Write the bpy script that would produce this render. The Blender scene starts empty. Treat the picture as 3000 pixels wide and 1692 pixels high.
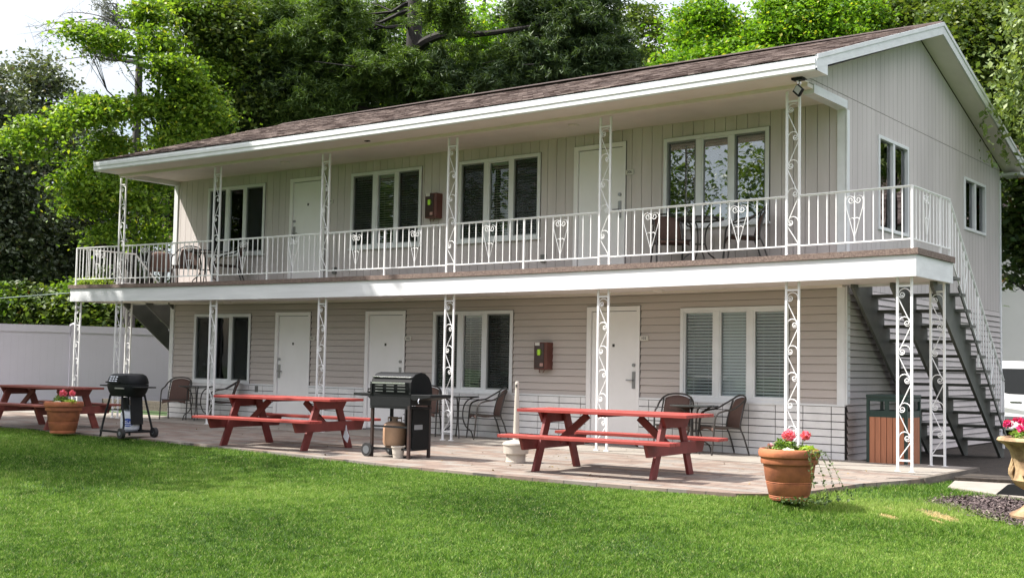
import bpy, math, random
import numpy as np
from mathutils import Vector, Matrix
random.seed(7); RNG = np.random.default_rng(7)
PI = math.pi
S = bpy.context.scene
COL = S.collection

# ---------------------------------------------------------------- camera
YAW, PITCH, ROLL = 0.6482, 0.0626, 0.0183
CAM = np.array([6.2536, -15.7082, 1.1882])
F_PX = 3554.66
cy, sy, cp, sp = math.cos(YAW), math.sin(YAW), math.cos(PITCH), math.sin(PITCH)
FWD = np.array([-sy*cp, cy*cp, sp]); R0 = np.array([cy, sy, 0.0]); U0 = np.cross(R0, FWD)
RGT = math.cos(ROLL)*R0 + math.sin(ROLL)*U0
UPV = -math.sin(ROLL)*R0 + math.cos(ROLL)*U0
cam = bpy.data.cameras.new('camera'); camo = bpy.data.objects.new('camera', cam); COL.objects.link(camo)
M = Matrix.Identity(4)
for i in range(3):
    M[i][0] = RGT[i]; M[i][1] = UPV[i]; M[i][2] = -FWD[i]; M[i][3] = CAM[i]
camo.matrix_world = M
cam.sensor_width = 36; cam.lens = F_PX/3000*36; cam.clip_start = 0.1; cam.clip_end = 2000
S.camera = camo

# ---------------------------------------------------------------- light
SUN_TO = Vector((-0.68, -0.42, 1.0)).normalized()
elev = math.asin(SUN_TO.z); azim = math.atan2(SUN_TO.x, SUN_TO.y)
W = bpy.data.worlds.new('World'); S.world = W; W.use_nodes = True
nt = W.node_tree; nt.nodes.clear()
def N(nt, typ, **kw):
    n = nt.nodes.new(typ)
    for k, v in kw.items():
        if k.startswith('i_'):
            key = k[2:]; key = int(key) if key.isdigit() else key
            n.inputs[key].default_value = v
        else: setattr(n, k, v)
    return n
sky = N(nt, 'ShaderNodeTexSky', sky_type='NISHITA', sun_disc=False, sun_elevation=elev, sun_rotation=azim, air_density=1.0, dust_density=2.5, ozone_density=1.0)
bg = N(nt, 'ShaderNodeBackground', i_Strength=0.098)
tc = N(nt, 'ShaderNodeTexCoord'); mp = N(nt, 'ShaderNodeMapping'); mp.inputs['Scale'].default_value = (1, 1, 2.6)
nz = N(nt, 'ShaderNodeTexNoise', i_Scale=1.7, i_Detail=6, i_Roughness=0.55)
cr = N(nt, 'ShaderNodeValToRGB'); cr.color_ramp.elements[0].position = 0.36; cr.color_ramp.elements[1].position = 0.55
mx = N(nt, 'ShaderNodeMix', data_type='RGBA')
sxyz = N(nt, 'ShaderNodeSeparateXYZ'); elr = N(nt, 'ShaderNodeValToRGB'); elr.color_ramp.elements[0].position = 0.0; elr.color_ramp.elements[1].position = 0.75
elr.color_ramp.elements[0].color = (0.235, 0.265, 0.28, 1); elr.color_ramp.elements[1].color = (1.25, 1.2, 1.27, 1); q = elr.color_ramp.elements.new(0.30); q.color = (0.50, 0.52, 0.55, 1)
scl = N(nt, 'ShaderNodeVectorMath', operation='SCALE'); scl.inputs['Scale'].default_value = 12.0
out = N(nt, 'ShaderNodeOutputWorld')
L = nt.links.new
L(tc.outputs['Generated'], mp.inputs[0]); L(mp.outputs[0], nz.inputs['Vector']); L(nz.outputs['Fac'], cr.inputs[0])
L(tc.outputs['Generated'], sxyz.inputs[0]); L(sxyz.outputs[2], elr.inputs[0]); L(elr.outputs[0], scl.inputs[0]); L(scl.outputs[0], mx.inputs[7]); L(cr.outputs[0], mx.inputs[0]); L(sky.outputs[0], mx.inputs[6]); L(mx.outputs[2], bg.inputs[0]); L(bg.outputs[0], out.inputs[0])
sl = bpy.data.lights.new('sun', 'SUN'); sl.energy = 5.0; sl.angle = math.radians(0.6); sl.color = (1.0, 0.955, 0.88)
so = bpy.data.objects.new('sun', sl); COL.objects.link(so); so.rotation_euler = SUN_TO.to_track_quat('Z', 'Y').to_euler(); so.location = (0, 0, 30)
S.view_settings.view_transform = 'Standard'; S.view_settings.look = 'None'; S.view_settings.gamma = 1; S.view_settings.exposure = 1.10
S.render.engine = 'CYCLES'; S.cycles.max_bounces = 8; S.cycles.transparent_max_bounces = 16; S.cycles.use_denoising = True
S.cycles.caustics_reflective = False; S.cycles.caustics_refractive = False

# ---------------------------------------------------------------- materials
MATS = {}
def mat(name, col, rough=0.6, var=0.0, scale=6.0, col2=None, bump=0.0, bscale=30.0, metal=0.0, spec=0.5, detail=5, stretch=None, coord='Object'):
    if name in MATS: return MATS[name]
    m = bpy.data.materials.new(name); m.use_nodes = True; n = m.node_tree
    b = n.nodes['Principled BSDF']; b.inputs['Roughness'].default_value = rough; b.inputs['Metallic'].default_value = metal
    b.inputs['Specular IOR Level'].default_value = spec
    c = (*col, 1); tcn = N(n, 'ShaderNodeTexCoord'); vec = tcn.outputs[coord]
    if stretch:
        mpn = N(n, 'ShaderNodeMapping'); mpn.inputs['Scale'].default_value = stretch; n.links.new(vec, mpn.inputs[0]); vec = mpn.outputs[0]
    if var or col2:
        no = N(n, 'ShaderNodeTexNoise', i_Scale=scale, i_Detail=detail, i_Roughness=0.6); n.links.new(vec, no.inputs['Vector'])
        rp = N(n, 'ShaderNodeValToRGB'); rp.color_ramp.elements[0].position = 0.32; rp.color_ramp.elements[1].position = 0.68
        c2 = (*col2, 1) if col2 else (*[min(1, v*(1+var)) for v in col], 1)
        c1 = c if col2 else (*[v*(1-var) for v in col], 1)
        rp.color_ramp.elements[0].color = c1; rp.color_ramp.elements[1].color = c2
        n.links.new(no.outputs['Fac'], rp.inputs[0]); n.links.new(rp.outputs[0], b.inputs['Base Color'])
    else: b.inputs['Base Color'].default_value = c
    if bump:
        nb = N(n, 'ShaderNodeTexNoise', i_Scale=bscale, i_Detail=4); n.links.new(vec, nb.inputs['Vector'])
        bp = N(n, 'ShaderNodeBump', i_Strength=bump, i_Distance=0.01); n.links.new(nb.outputs['Fac'], bp.inputs['Height']); n.links.new(bp.outputs[0], b.inputs['Normal'])
    MATS[name] = m
    return m
def brick_mat(name, c1, c2, mortar, bw, rh, ms, rough=0.8, axes='xy', offset=0.5, noise=0.3, bump=0.3, third=None):
    if name in MATS: return MATS[name]
    m = bpy.data.materials.new(name); m.use_nodes = True; n = m.node_tree; b = n.nodes['Principled BSDF']; b.inputs['Roughness'].default_value = rough
    b.inputs['Specular IOR Level'].default_value = 0.25
    t = N(n, 'ShaderNodeTexCoord'); sx = N(n, 'ShaderNodeSeparateXYZ'); cx = N(n, 'ShaderNodeCombineXYZ'); n.links.new(t.outputs['Object'], sx.inputs[0])
    idx = {'x': 0, 'y': 1, 'z': 2}
    n.links.new(sx.outputs[idx[axes[0]]], cx.inputs[0]); n.links.new(sx.outputs[idx[axes[1]]], cx.inputs[1])
    br = N(n, 'ShaderNodeTexBrick', i_Scale=1.0); br.offset = offset
    br.inputs['Color1'].default_value = (*c1, 1); br.inputs['Color2'].default_value = (*c2, 1); br.inputs['Mortar'].default_value = (*mortar, 1)
    br.inputs['Mortar Size'].default_value = ms; br.inputs['Brick Width'].default_value = bw; br.inputs['Row Height'].default_value = rh; br.inputs['Mortar Smooth'].default_value = 0.3
    n.links.new(cx.outputs[0], br.inputs['Vector'])
    no = N(n, 'ShaderNodeTexNoise', i_Scale=3.0, i_Detail=8, i_Roughness=0.7); n.links.new(t.outputs['Object'], no.inputs['Vector'])
    mxn = N(n, 'ShaderNodeMix', data_type='RGBA', blend_type='MULTIPLY'); mxn.inputs[0].default_value = 1.0
    rp = N(n, 'ShaderNodeValToRGB'); rp.color_ramp.elements[0].position = 0.3; rp.color_ramp.elements[1].position = 0.7
    rp.color_ramp.elements[0].color = (1-noise, 1-noise, 1-noise*0.9, 1); rp.color_ramp.elements[1].color = (1+noise*.5, 1+noise*.5, 1+noise*.5, 1)
    n.links.new(no.outputs['Fac'], rp.inputs[0])
    src = br.outputs['Color']
    if third:
        no2 = N(n, 'ShaderNodeTexWhiteNoise', noise_dimensions='2D'); sn = N(n, 'ShaderNodeVectorMath', operation='SNAP'); sn.inputs[1].default_value = (bw, rh, 1)
        n.links.new(cx.outputs[0], sn.inputs[0]); n.links.new(sn.outputs[0], no2.inputs['Vector'])
        gt = N(n, 'ShaderNodeMath', operation='GREATER_THAN'); gt.inputs[1].default_value = 0.62; n.links.new(no2.outputs['Value'], gt.inputs[0])
        m3 = N(n, 'ShaderNodeMix', data_type='RGBA'); m3.inputs[7].default_value = (*third, 1); n.links.new(src, m3.inputs[6])
        mu = N(n, 'ShaderNodeMath', operation='MULTIPLY'); iv = N(n, 'ShaderNodeMath', operation='SUBTRACT'); iv.inputs[0].default_value = 1.0
        n.links.new(br.outputs['Fac'], iv.inputs[1]); n.links.new(iv.outputs[0], mu.inputs[0]); n.links.new(gt.outputs[0], mu.inputs[1])
        n.links.new(mu.outputs[0], m3.inputs[0]); src = m3.outputs[2]
    n.links.new(src, mxn.inputs[6]); n.links.new(rp.outputs[0], mxn.inputs[7]); n.links.new(mxn.outputs[2], b.inputs['Base Color'])
    bp = N(n, 'ShaderNodeBump', i_Strength=bump, i_Distance=0.01); bp.invert = True
    n.links.new(br.outputs['Fac'], bp.inputs['Height']); n.links.new(bp.outputs[0], b.inputs['Normal'])
    MATS[name] = m
    return m
def leaf_mat(name, c_lo, c_hi, transl=0.35, rough=0.5, third=None, spec=0.35):
    if name in MATS: return MATS[name]
    m = bpy.data.materials.new(name); m.use_nodes = True; n = m.node_tree; b = n.nodes['Principled BSDF']; b.inputs['Roughness'].default_value = rough
    b.inputs['Specular IOR Level'].default_value = spec
    a = N(n, 'ShaderNodeAttribute', attribute_name='rnd'); rp = N(n, 'ShaderNodeValToRGB')
    rp.color_ramp.elements[0].color = (*c_lo, 1); rp.color_ramp.elements[1].color = (*c_hi, 1)
    if third: e = rp.color_ramp.elements.new(0.93); e.color = (*c_hi, 1); rp.color_ramp.elements[-1].color = (*third, 1)
    n.links.new(a.outputs['Fac'], rp.inputs[0]); n.links.new(rp.outputs[0], b.inputs['Base Color'])
    tr = N(n, 'ShaderNodeBsdfTranslucent'); gm = N(n, 'ShaderNodeMix', data_type='RGBA', blend_type='MULTIPLY'); gm.inputs[0].default_value = 1; gm.inputs[7].default_value = (1.25, 1.25, 0.5, 1)
    n.links.new(rp.outputs[0], gm.inputs[6]); n.links.new(gm.outputs[2], tr.inputs[0])
    ms = N(n, 'ShaderNodeMixShader', i_0=transl); n.links.new(b.outputs[0], ms.inputs[1]); n.links.new(tr.outputs[0], ms.inputs[2])
    n.links.new(ms.outputs[0], n.nodes['Material Output'].inputs[0])
    MATS[name] = m
    return m
def glass_mat(name, tint=(0.75, 0.82, 0.8), ior=1.5, wav=0.0, reflect=0.0):
    if name in MATS: return MATS[name]
    m = bpy.data.materials.new(name); m.use_nodes = True; n = m.node_tree; n.nodes.remove(n.nodes['Principled BSDF'])
    tr = N(n, 'ShaderNodeBsdfTransparent'); tr.inputs[0].default_value = (*tint, 1)
    gl = N(n, 'ShaderNodeBsdfGlossy', i_Roughness=0.01); gl.inputs[0].default_value = (0.95, 0.97, 1, 1)
    fr = N(n, 'ShaderNodeFresnel', i_IOR=ior); ad = N(n, 'ShaderNodeMath', operation='ADD', use_clamp=True); ad.inputs[1].default_value = reflect
    ms = N(n, 'ShaderNodeMixShader')
    t = N(n, 'ShaderNodeTexCoord'); no = N(n, 'ShaderNodeTexNoise', i_Scale=2.2, i_Detail=1); bp = N(n, 'ShaderNodeBump', i_Strength=wav, i_Distance=0.02)
    n.links.new(t.outputs['Object'], no.inputs['Vector']); n.links.new(no.outputs['Fac'], bp.inputs['Height']); n.links.new(bp.outputs[0], gl.inputs['Normal'])
    n.links.new(fr.outputs[0], ad.inputs[0]); n.links.new(ad.outputs[0], ms.inputs[0]); n.links.new(tr.outputs[0], ms.inputs[1]); n.links.new(gl.outputs[0], ms.inputs[2])
    n.links.new(ms.outputs[0], n.nodes['Material Output'].inputs[0])
    MATS[name] = m
    return m
def screen_mat(name, col, fac):
    m = bpy.data.materials.new(name); m.use_nodes = True; n = m.node_tree; b = n.nodes['Principled BSDF']; b.inputs['Base Color'].default_value = (*col, 1); b.inputs['Roughness'].default_value = .8
    tr = N(n, 'ShaderNodeBsdfTransparent'); ms = N(n, 'ShaderNodeMixShader', i_0=fac); n.links.new(tr.outputs[0], ms.inputs[1]); n.links.new(b.outputs[0], ms.inputs[2])
    n.links.new(ms.outputs[0], n.nodes['Material Output'].inputs[0]); MATS[name] = m
    return m

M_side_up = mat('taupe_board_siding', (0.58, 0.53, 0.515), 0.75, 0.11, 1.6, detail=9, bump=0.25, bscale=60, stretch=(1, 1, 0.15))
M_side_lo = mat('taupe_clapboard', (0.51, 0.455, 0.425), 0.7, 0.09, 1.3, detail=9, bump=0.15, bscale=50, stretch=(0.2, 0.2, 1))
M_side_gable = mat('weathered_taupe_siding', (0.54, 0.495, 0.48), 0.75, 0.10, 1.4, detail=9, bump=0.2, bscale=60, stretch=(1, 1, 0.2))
M_white = mat('white_painted_wood', (0.74, 0.75, 0.76), 0.45, 0.05, 5.0)
M_white_worn = mat('worn_white_board', (0.70, 0.71, 0.73), 0.5, 0.09, 3.0, stretch=(0.25, 1, 3), bump=0.1)
M_iron = mat('white_painted_iron', (0.80, 0.80, 0.80), 0.35, 0.04, 12)
M_soffit = mat('cream_soffit', (0.76, 0.70, 0.66), 0.6, 0.05, 2)
M_door = mat('white_steel_door', (0.85, 0.83, 0.83), 0.4, 0.03, 2)
M_brick = mat('white_painted_brick', (0.77, 0.76, 0.76), 0.7, 0.07, 6, bump=0.35, bscale=90)
M_edgeshade = mat('frame_edge_shade', (0.13, 0.115, 0.10), 0.9)  # dark tone for the painted shadow lines around window frames
M_joint = mat('dark_brick_joint', (0.03, 0.03, 0.03), 0.9)
M_shadowgap = mat('siding_groove_shade', (0.14, 0.122, 0.11), 0.9)  # dark core colour draws the shadow lines between siding boards
M_shingle = brick_mat('brown_asphalt_shingle', (0.085, 0.060, 0.052), (0.29, 0.235, 0.21), (0.06, 0.042, 0.037), 0.20, 0.14, 0.004, 0.9, 'xy', 0.5, 0.5, 0.4, third=(0.055, 0.036, 0.031))
M_carpet = mat('pebbled_brown_edge', (0.09, 0.062, 0.052), 0.95, col2=(0.27, 0.205, 0.175), scale=55, bump=0.6, bscale=120)
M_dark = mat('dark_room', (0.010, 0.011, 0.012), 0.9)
M_blind = mat('window_blind', (0.75, 0.73, 0.66), 0.6)
M_blind_lo = mat('white_window_blind', (0.90, 0.91, 0.96), 0.5)
M_glass = glass_mat('window_glass', (0.92, 0.95, 0.94), 1.38, 0.05, 0.0)
M_glass_refl = glass_mat('mirroring_window_glass', (0.7, 0.74, 0.74), 1.5, 0.045, 0.20)
M_screen = screen_mat('insect_screen', (0.030, 0.036, 0.036), 0.36)
M_paver = brick_mat('pink_grey_paver', (0.245, 0.200, 0.165), (0.225, 0.205, 0.18), (0.10, 0.09, 0.08), 0.40, 0.20, 0.007, 0.9, 'xy', 0.5, 0.30, 0.45, third=(0.205, 0.155, 0.125))
M_conc = mat('pale_concrete', (0.25, 0.225, 0.195), 0.9, 0.16, 3, bump=0.3, bscale=60, detail=10)
M_timber = mat('weathered_timber', (0.13, 0.11, 0.09), 0.9, 0.3, 8, bump=0.4, stretch=(3, 0.5, 3))
M_red = mat('red_painted_wood', (0.235, 0.034, 0.032), 0.5, 0.22, 6, bump=0.35, bscale=40, stretch=(0.3, 4, 4), col2=(0.34, 0.070, 0.055), detail=9, spec=0.25)
M_red_end = mat('dark_red_painted_wood', (0.165, 0.025, 0.022), 0.6, 0.18, 5, bump=0.2)
M_maroon = mat('maroon_painted_wood', (0.20, 0.048, 0.036), 0.55, 0.18, 4, bump=0.2, stretch=(0.4, 2.5, 2.5))
M_stair = mat('dark_grey_stair_paint', (0.105, 0.11, 0.098), 0.6, 0.15, 4)
M_black = mat('black_enamel', (0.007, 0.008, 0.009), 0.42, 0.1, 5, spec=0.14)
M_blackm = mat('matte_black_steel', (0.010, 0.011, 0.012), 0.6, 0.15, 8, spec=0.25)
M_rust = mat('rusted_black_leg', (0.014, 0.012, 0.012), 0.6, col2=(0.05, 0.022, 0.016), scale=3)
M_rubber = mat('black_rubber', (0.02, 0.02, 0.02), 0.8)
M_hub = mat('grey_plastic_hub', (0.12, 0.13, 0.14), 0.5)
M_chrome = mat('bright_metal', (0.75, 0.75, 0.76), 0.25, metal=1.0)
M_steelm = mat('brushed_lock_steel', (0.30, 0.30, 0.31), 0.35, metal=0.8)
M_tan = mat('tan_gas_tank', (0.44, 0.27, 0.17), 0.45, 0.12, 4)
M_tankw = mat('white_gas_tank', (0.66, 0.68, 0.74), 0.4, 0.06, 4)
M_blue = mat('blue_tank_decal', (0.02, 0.06, 0.32), 0.4)
M_print = mat('white_print', (0.75, 0.77, 0.85), 0.5)
M_terra = mat('terracotta', (0.20, 0.065, 0.032), 0.8, 0.14, 4.5, bump=0.25, col2=(0.46, 0.155, 0.065), detail=8)
M_soil = mat('dark_soil', (0.035, 0.027, 0.02), 0.95, 0.5, 12, bump=0.8)
M_beige = mat('beige_plastic', (0.47, 0.43, 0.375), 0.5, 0.06, 6)
M_urn = mat('sun_mottled_cast_stone', (0.13, 0.070, 0.038), 0.85, col2=(0.50, 0.36, 0.20), scale=6, bump=0.6, bscale=25, detail=9)  # lighter blotches paint sun patches onto the brown stone
M_chairf = mat('dark_bronze_tube', (0.045, 0.040, 0.037), 0.35, 0.15, 8)
M_mesh = mat('brown_mesh_fabric', (0.115, 0.066, 0.052), 0.8, 0.12, 60)
M_table = mat('smoked_table_glass', (0.05, 0.06, 0.06), 0.12)
M_firebox = mat('dark_red_box', (0.12, 0.036, 0.027), 0.35, 0.2, 5)
M_lime = mat('lime_tag', (0.50, 0.85, 0.06), 0.5)
M_sign = mat('cream_sign', (0.66, 0.63, 0.58), 0.5)
M_ink = mat('dark_lettering_and_shade', (0.05, 0.045, 0.04), 0.6)
M_green = mat('dark_green_plastic', (0.014, 0.036, 0.030), 0.45)
M_slatb = mat('brown_plastic_slat', (0.40, 0.16, 0.085), 0.65, 0.10, 6, stretch=(4, 4, 0.5))
M_vinyl = mat('white_vinyl_fence', (0.64, 0.61, 0.70), 0.4, 0.03, 1)
M_bark = mat('grey_brown_bark', (0.045, 0.037, 0.03), 0.95, 0.45, 5, bump=1.0, bscale=18, stretch=(3, 3, 0.5))
M_barkd = mat('dark_bark', (0.02, 0.017, 0.015), 0.95, 0.4, 5, bump=1.0, bscale=15, stretch=(3, 3, 0.5))
M_twig = mat('bare_twig', (0.20, 0.18, 0.20), 0.9)
M_car = mat('white_car_paint', (0.74, 0.75, 0.76), 0.18, 0.0)
M_carglass = mat('car_window_glass', (0.02, 0.022, 0.024), 0.05)
M_carlight = mat('red_tail_light', (0.35, 0.02, 0.015), 0.2)
M_garage = mat('white_stucco_wall', (0.76, 0.74, 0.72), 0.8, 0.04, 1.0)
M_asph = mat('driveway_asphalt', (0.06, 0.06, 0.062), 0.95, 0.2, 8, bump=0.4)
M_mulch = mat('mulch_chip', (0.03, 0.02, 0.02), 0.95, col2=(0.09, 0.065, 0.06), scale=40)
M_pink = leaf_mat('pink_petal', (0.70, 0.09, 0.16), (0.88, 0.26, 0.36), 0.25)
M_whitep = leaf_mat('white_petal', (0.75, 0.75, 0.75), (0.9, 0.9, 0.9), 0.3)
M_magenta = leaf_mat('magenta_petal', (0.45, 0.02, 0.20), (0.75, 0.04, 0.16), 0.25)
M_potleaf = leaf_mat('flowerpot_leaf', (0.05, 0.13, 0.02), (0.22, 0.34, 0.05), 0.3)
M_limeleaf = leaf_mat('lime_leaf', (0.25, 0.40, 0.05), (0.45, 0.55, 0.12), 0.4)
M_vine = leaf_mat('grey_green_vine', (0.04, 0.08, 0.03), (0.13, 0.18, 0.06), 0.25)
L_maple = leaf_mat('bright_maple_leaf', (0.045, 0.115, 0.014), (0.24, 0.37, 0.045), 0.46, third=(0.36, 0.36, 0.05))
L_maple2 = leaf_mat('yellow_green_maple_leaf', (0.045, 0.13, 0.012), (0.22, 0.39, 0.035), 0.46, third=(0.42, 0.38, 0.05))  # yellow-green range, picked at random per leaf
L_mid = leaf_mat('mid_green_leaf', (0.06, 0.125, 0.018), (0.16, 0.26, 0.035), 0.42)
L_dark = leaf_mat('dark_broad_leaf', (0.045, 0.090, 0.022), (0.13, 0.18, 0.035), 0.38, third=(0.15, 0.17, 0.05))
L_blue = leaf_mat('dark_bluish_leaf', (0.060, 0.085, 0.055), (0.135, 0.165, 0.10), 0.3, spec=0.5, third=(0.12, 0.09, 0.06))
L_pine = leaf_mat('dark_pine_needle', (0.034, 0.068, 0.028), (0.088, 0.135, 0.045), 0.25)
L_pine2 = leaf_mat('fresh_pine_needle', (0.045, 0.092, 0.022), (0.12, 0.19, 0.038), 0.32)
L_greyneedle = leaf_mat('grey_pine_needle', (0.13, 0.15, 0.14), (0.25, 0.26, 0.28), 0.2)
L_droop = leaf_mat('pale_drooping_leaf', (0.09, 0.15, 0.04), (0.26, 0.33, 0.12), 0.35)
L_red = leaf_mat('reddish_green_leaf', (0.03, 0.07, 0.02), (0.09, 0.13, 0.03), 0.3, third=(0.14, 0.05, 0.03))

# ---------------------------------------------------------------- mesh helpers
SAG = 0.0696
def sagz(x, z):
    return z - SAG*np.minimum(1, np.maximum(0, z)/2.4)*(1-((x+7.5)/9)**2)
def tag(o, label=None, cat=None, group=None, kind=None):
    if label: o['label'] = label
    if cat: o['category'] = cat
    if group: o['group'] = group
    if kind: o['kind'] = kind
    return o
def empty(name, loc=(0, 0, 0), rz=0, label=None, cat=None, group=None, parent=None):
    o = bpy.data.objects.new(name, None); COL.objects.link(o); o.location = loc; o.rotation_euler = (0, 0, rz); o.empty_display_size = 0.2
    if parent: o.parent = parent
    return tag(o, label, cat, group)
def rot(rx=0, ry=0, rz=0):
    return (Matrix.Rotation(rz, 3, 'Z') @ Matrix.Rotation(ry, 3, 'Y') @ Matrix.Rotation(rx, 3, 'X'))
class MB:
    def __init__(s): s.v = []; s.f = []; s.m = []; s.cur = 0
    def add(s, vs, fs):
        n = len(s.v); s.v += [tuple(v) for v in vs]; s.f += [tuple(i+n for i in f) for f in fs]; s.m += [s.cur]*len(fs); return s
    def box(s, x0, y0, z0, x1, y1, z1, seg=0):
        xs = [x0, x1]
        if seg and abs(x1-x0) > seg:
            k = int(math.ceil(abs(x1-x0)/seg)); xs = [x0+(x1-x0)*i/k for i in range(k+1)]
        vs = []; fs = []
        for x in xs: vs += [(x, y0, z0), (x, y1, z0), (x, y1, z1), (x, y0, z1)]
        for i in range(len(xs)-1):
            a = 4*i; b = a+4
            fs += [(a, b, b+1, a+1), (a+1, b+1, b+2, a+2), (a+2, b+2, b+3, a+3), (a+3, b+3, b, a)]
        fs += [(0, 1, 2, 3), (4*len(xs)-1, 4*len(xs)-2, 4*len(xs)-3, 4*len(xs)-4)]
        return s.add(vs, fs)
    def cbox(s, c, d, r=None):
        vs = []
        for x in (-.5, .5):
            for y in (-.5, .5):
                for z in (-.5, .5):
                    v = Vector((x*d[0], y*d[1], z*d[2])); v = (r @ v) if r else v; vs.append(v+Vector(c))
        return s.add(vs, [(0, 1, 3, 2), (4, 6, 7, 5), (0, 4, 5, 1), (2, 3, 7, 6), (0, 2, 6, 4), (1, 5, 7, 3)])
    def bar(s, p, q, w, h, up=(0, 0, 1)):
        p = Vector(p); q = Vector(q); d = (q-p).normalized(); u = Vector(up)
        if abs(d.dot(u)) > 0.98: u = Vector((1, 0, 0))
        sd = d.cross(u).normalized(); u = sd.cross(d).normalized(); vs = []
        for e in (p, q):
            for a, b in ((-1, -1), (1, -1), (1, 1), (-1, 1)): vs.append(e+sd*a*w/2+u*b*h/2)
        return s.add(vs, [(0, 1, 2, 3), (7, 6, 5, 4), (0, 4, 5, 1), (1, 5, 6, 2), (2, 6, 7, 3), (3, 7, 4, 0)])
    def tube(s, pts, r, n=6, cap=True):
        pts = [Vector(p) for p in pts]; rs = r if isinstance(r, (list, tuple)) else [r]*len(pts)
        prev = None; vs = []; fs = []
        for i, p in enumerate(pts):
            d = (pts[min(i+1, len(pts)-1)]-pts[max(i-1, 0)]);
            if d.length < 1e-9: d = Vector((0, 0, 1))
            d.normalize()
            if prev is None:
                prev = d.orthogonal().normalized()
            prev = (prev-d*prev.dot(d))
            if prev.length < 1e-6: prev = d.orthogonal()
            prev.normalize(); b = d.cross(prev)
            for k in range(n):
                a = 2*PI*k/n+PI/n; vs.append(p+(prev*math.cos(a)+b*math.sin(a))*rs[i])
        for i in range(len(pts)-1):
            for k in range(n):
                k2 = (k+1) % n; fs.append((i*n+k, i*n+k2, (i+1)*n+k2, (i+1)*n+k))
        if cap: fs += [tuple(range(n))[::-1], tuple((len(pts)-1)*n+k for k in range(n))]
        return s.add(vs, fs)
    def lathe(s, prof, n=32, c=(0, 0, 0), cap=True, flute=None):
        vs = []; fs = []
        for j, (r, z) in enumerate(prof):
            for k in range(n):
                a = 2*PI*k/n; rr = r*(flute(a, z) if flute else 1)
                vs.append((c[0]+rr*math.cos(a), c[1]+rr*math.sin(a), c[2]+z))
        for j in range(len(prof)-1):
            for k in range(n):
                k2 = (k+1) % n; fs.append((j*n+k, j*n+k2, (j+1)*n+k2, (j+1)*n+k))
        if cap: fs += [tuple(range(n))[::-1], tuple((len(prof)-1)*n+k for k in range(n))]
        return s.add(vs, fs)
    def prism(s, poly, a, b, axis='y'):
        n = len(poly); vs = []
        for t in (a, b):
            for p, q in poly:
                vs.append({'y': (p, t, q), 'x': (t, p, q), 'z': (p, q, t)}[axis])
        return s.add(vs, [tuple(range(n)), tuple(range(2*n-1, n-1, -1))]+[(i, n+i, n+(i+1) % n, (i+1) % n) for i in range(n)])
    def build(s, name, m, parent=None, sag=False, smooth=False, bevel=0, world=False):
        v = np.array(s.v, dtype=np.float64)
        if sag: v[:, 2] = sagz(v[:, 0], v[:, 2])
        if world and parent is not None:
            p = parent
            off = np.array(p.location)
            v = v-off
        me = bpy.data.meshes.new(name); me.from_pydata(v.tolist(), [], s.f)
        ml = m if isinstance(m, (list, tuple)) else [m]
        for q in ml: me.materials.append(q)
        if len(ml) > 1: me.polygons.foreach_set('material_index', s.m)
        o = bpy.data.objects.new(name, me); COL.objects.link(o)
        me.validate(); me.update()
        import bmesh
        bm = bmesh.new(); bm.from_mesh(me); bmesh.ops.recalc_face_normals(bm, faces=bm.faces); bm.to_mesh(me); bm.free()
        if smooth:
            me.polygons.foreach_set('use_smooth', [True]*len(me.polygons))
            try:
                me.set_sharp_from_angle(angle=math.radians(40))
            except Exception: pass
        if bevel:
            b = o.modifiers.new('bevel', 'BEVEL'); b.width = bevel; b.segments = 2; b.limit_method = 'ANGLE'
        if parent: o.parent = parent
        return o
def copy_tree(o, parent=None):
    c = o.copy(); COL.objects.link(c); c.parent = parent
    for ch in list(o.children): copy_tree(ch, c)
    return c
def np_mesh(name, verts, faces, m, parent=None, rnd=None, loc=None):
    """verts (N,3), faces (K,k) arrays"""
    me = bpy.data.meshes.new(name); k = faces.shape[1]
    me.vertices.add(len(verts)); me.vertices.foreach_set('co', verts.astype(np.float32).ravel())
    me.loops.add(faces.size); me.loops.foreach_set('vertex_index', faces.astype(np.int32).ravel())
    me.polygons.add(len(faces)); me.polygons.foreach_set('loop_start', np.arange(0, faces.size, k, dtype=np.int32))
    me.polygons.foreach_set('loop_total', np.full(len(faces), k, dtype=np.int32))
    for q in (m if isinstance(m, (list, tuple)) else [m]): me.materials.append(q)
    if rnd is not None:
        at = me.attributes.new('rnd', 'FLOAT', 'FACE'); at.data.foreach_set('value', rnd.astype(np.float32))
    me.update(calc_edges=True)
    o = bpy.data.objects.new(name, me); COL.objects.link(o)
    if loc is not None: o.location = loc
    if parent: o.parent = parent
    return o
def ray(u, v):
    return FWD+(u-1500)/F_PX*RGT-(v-846)/F_PX*UPV
def at_dist(u, d, z=0.0):
    """ground point seen in the direction of photo column u, d metres from the camera (camera-forward distance)"""
    r = ray(u, 1090); r = r/np.linalg.norm(r[:2]); return np.array([CAM[0]+r[0]*d, CAM[1]+r[1]*d, z])
def z_at(u, v, d):
    r = ray(u, v); return CAM[2]+r[2]/np.linalg.norm(r[:2])*d

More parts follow.
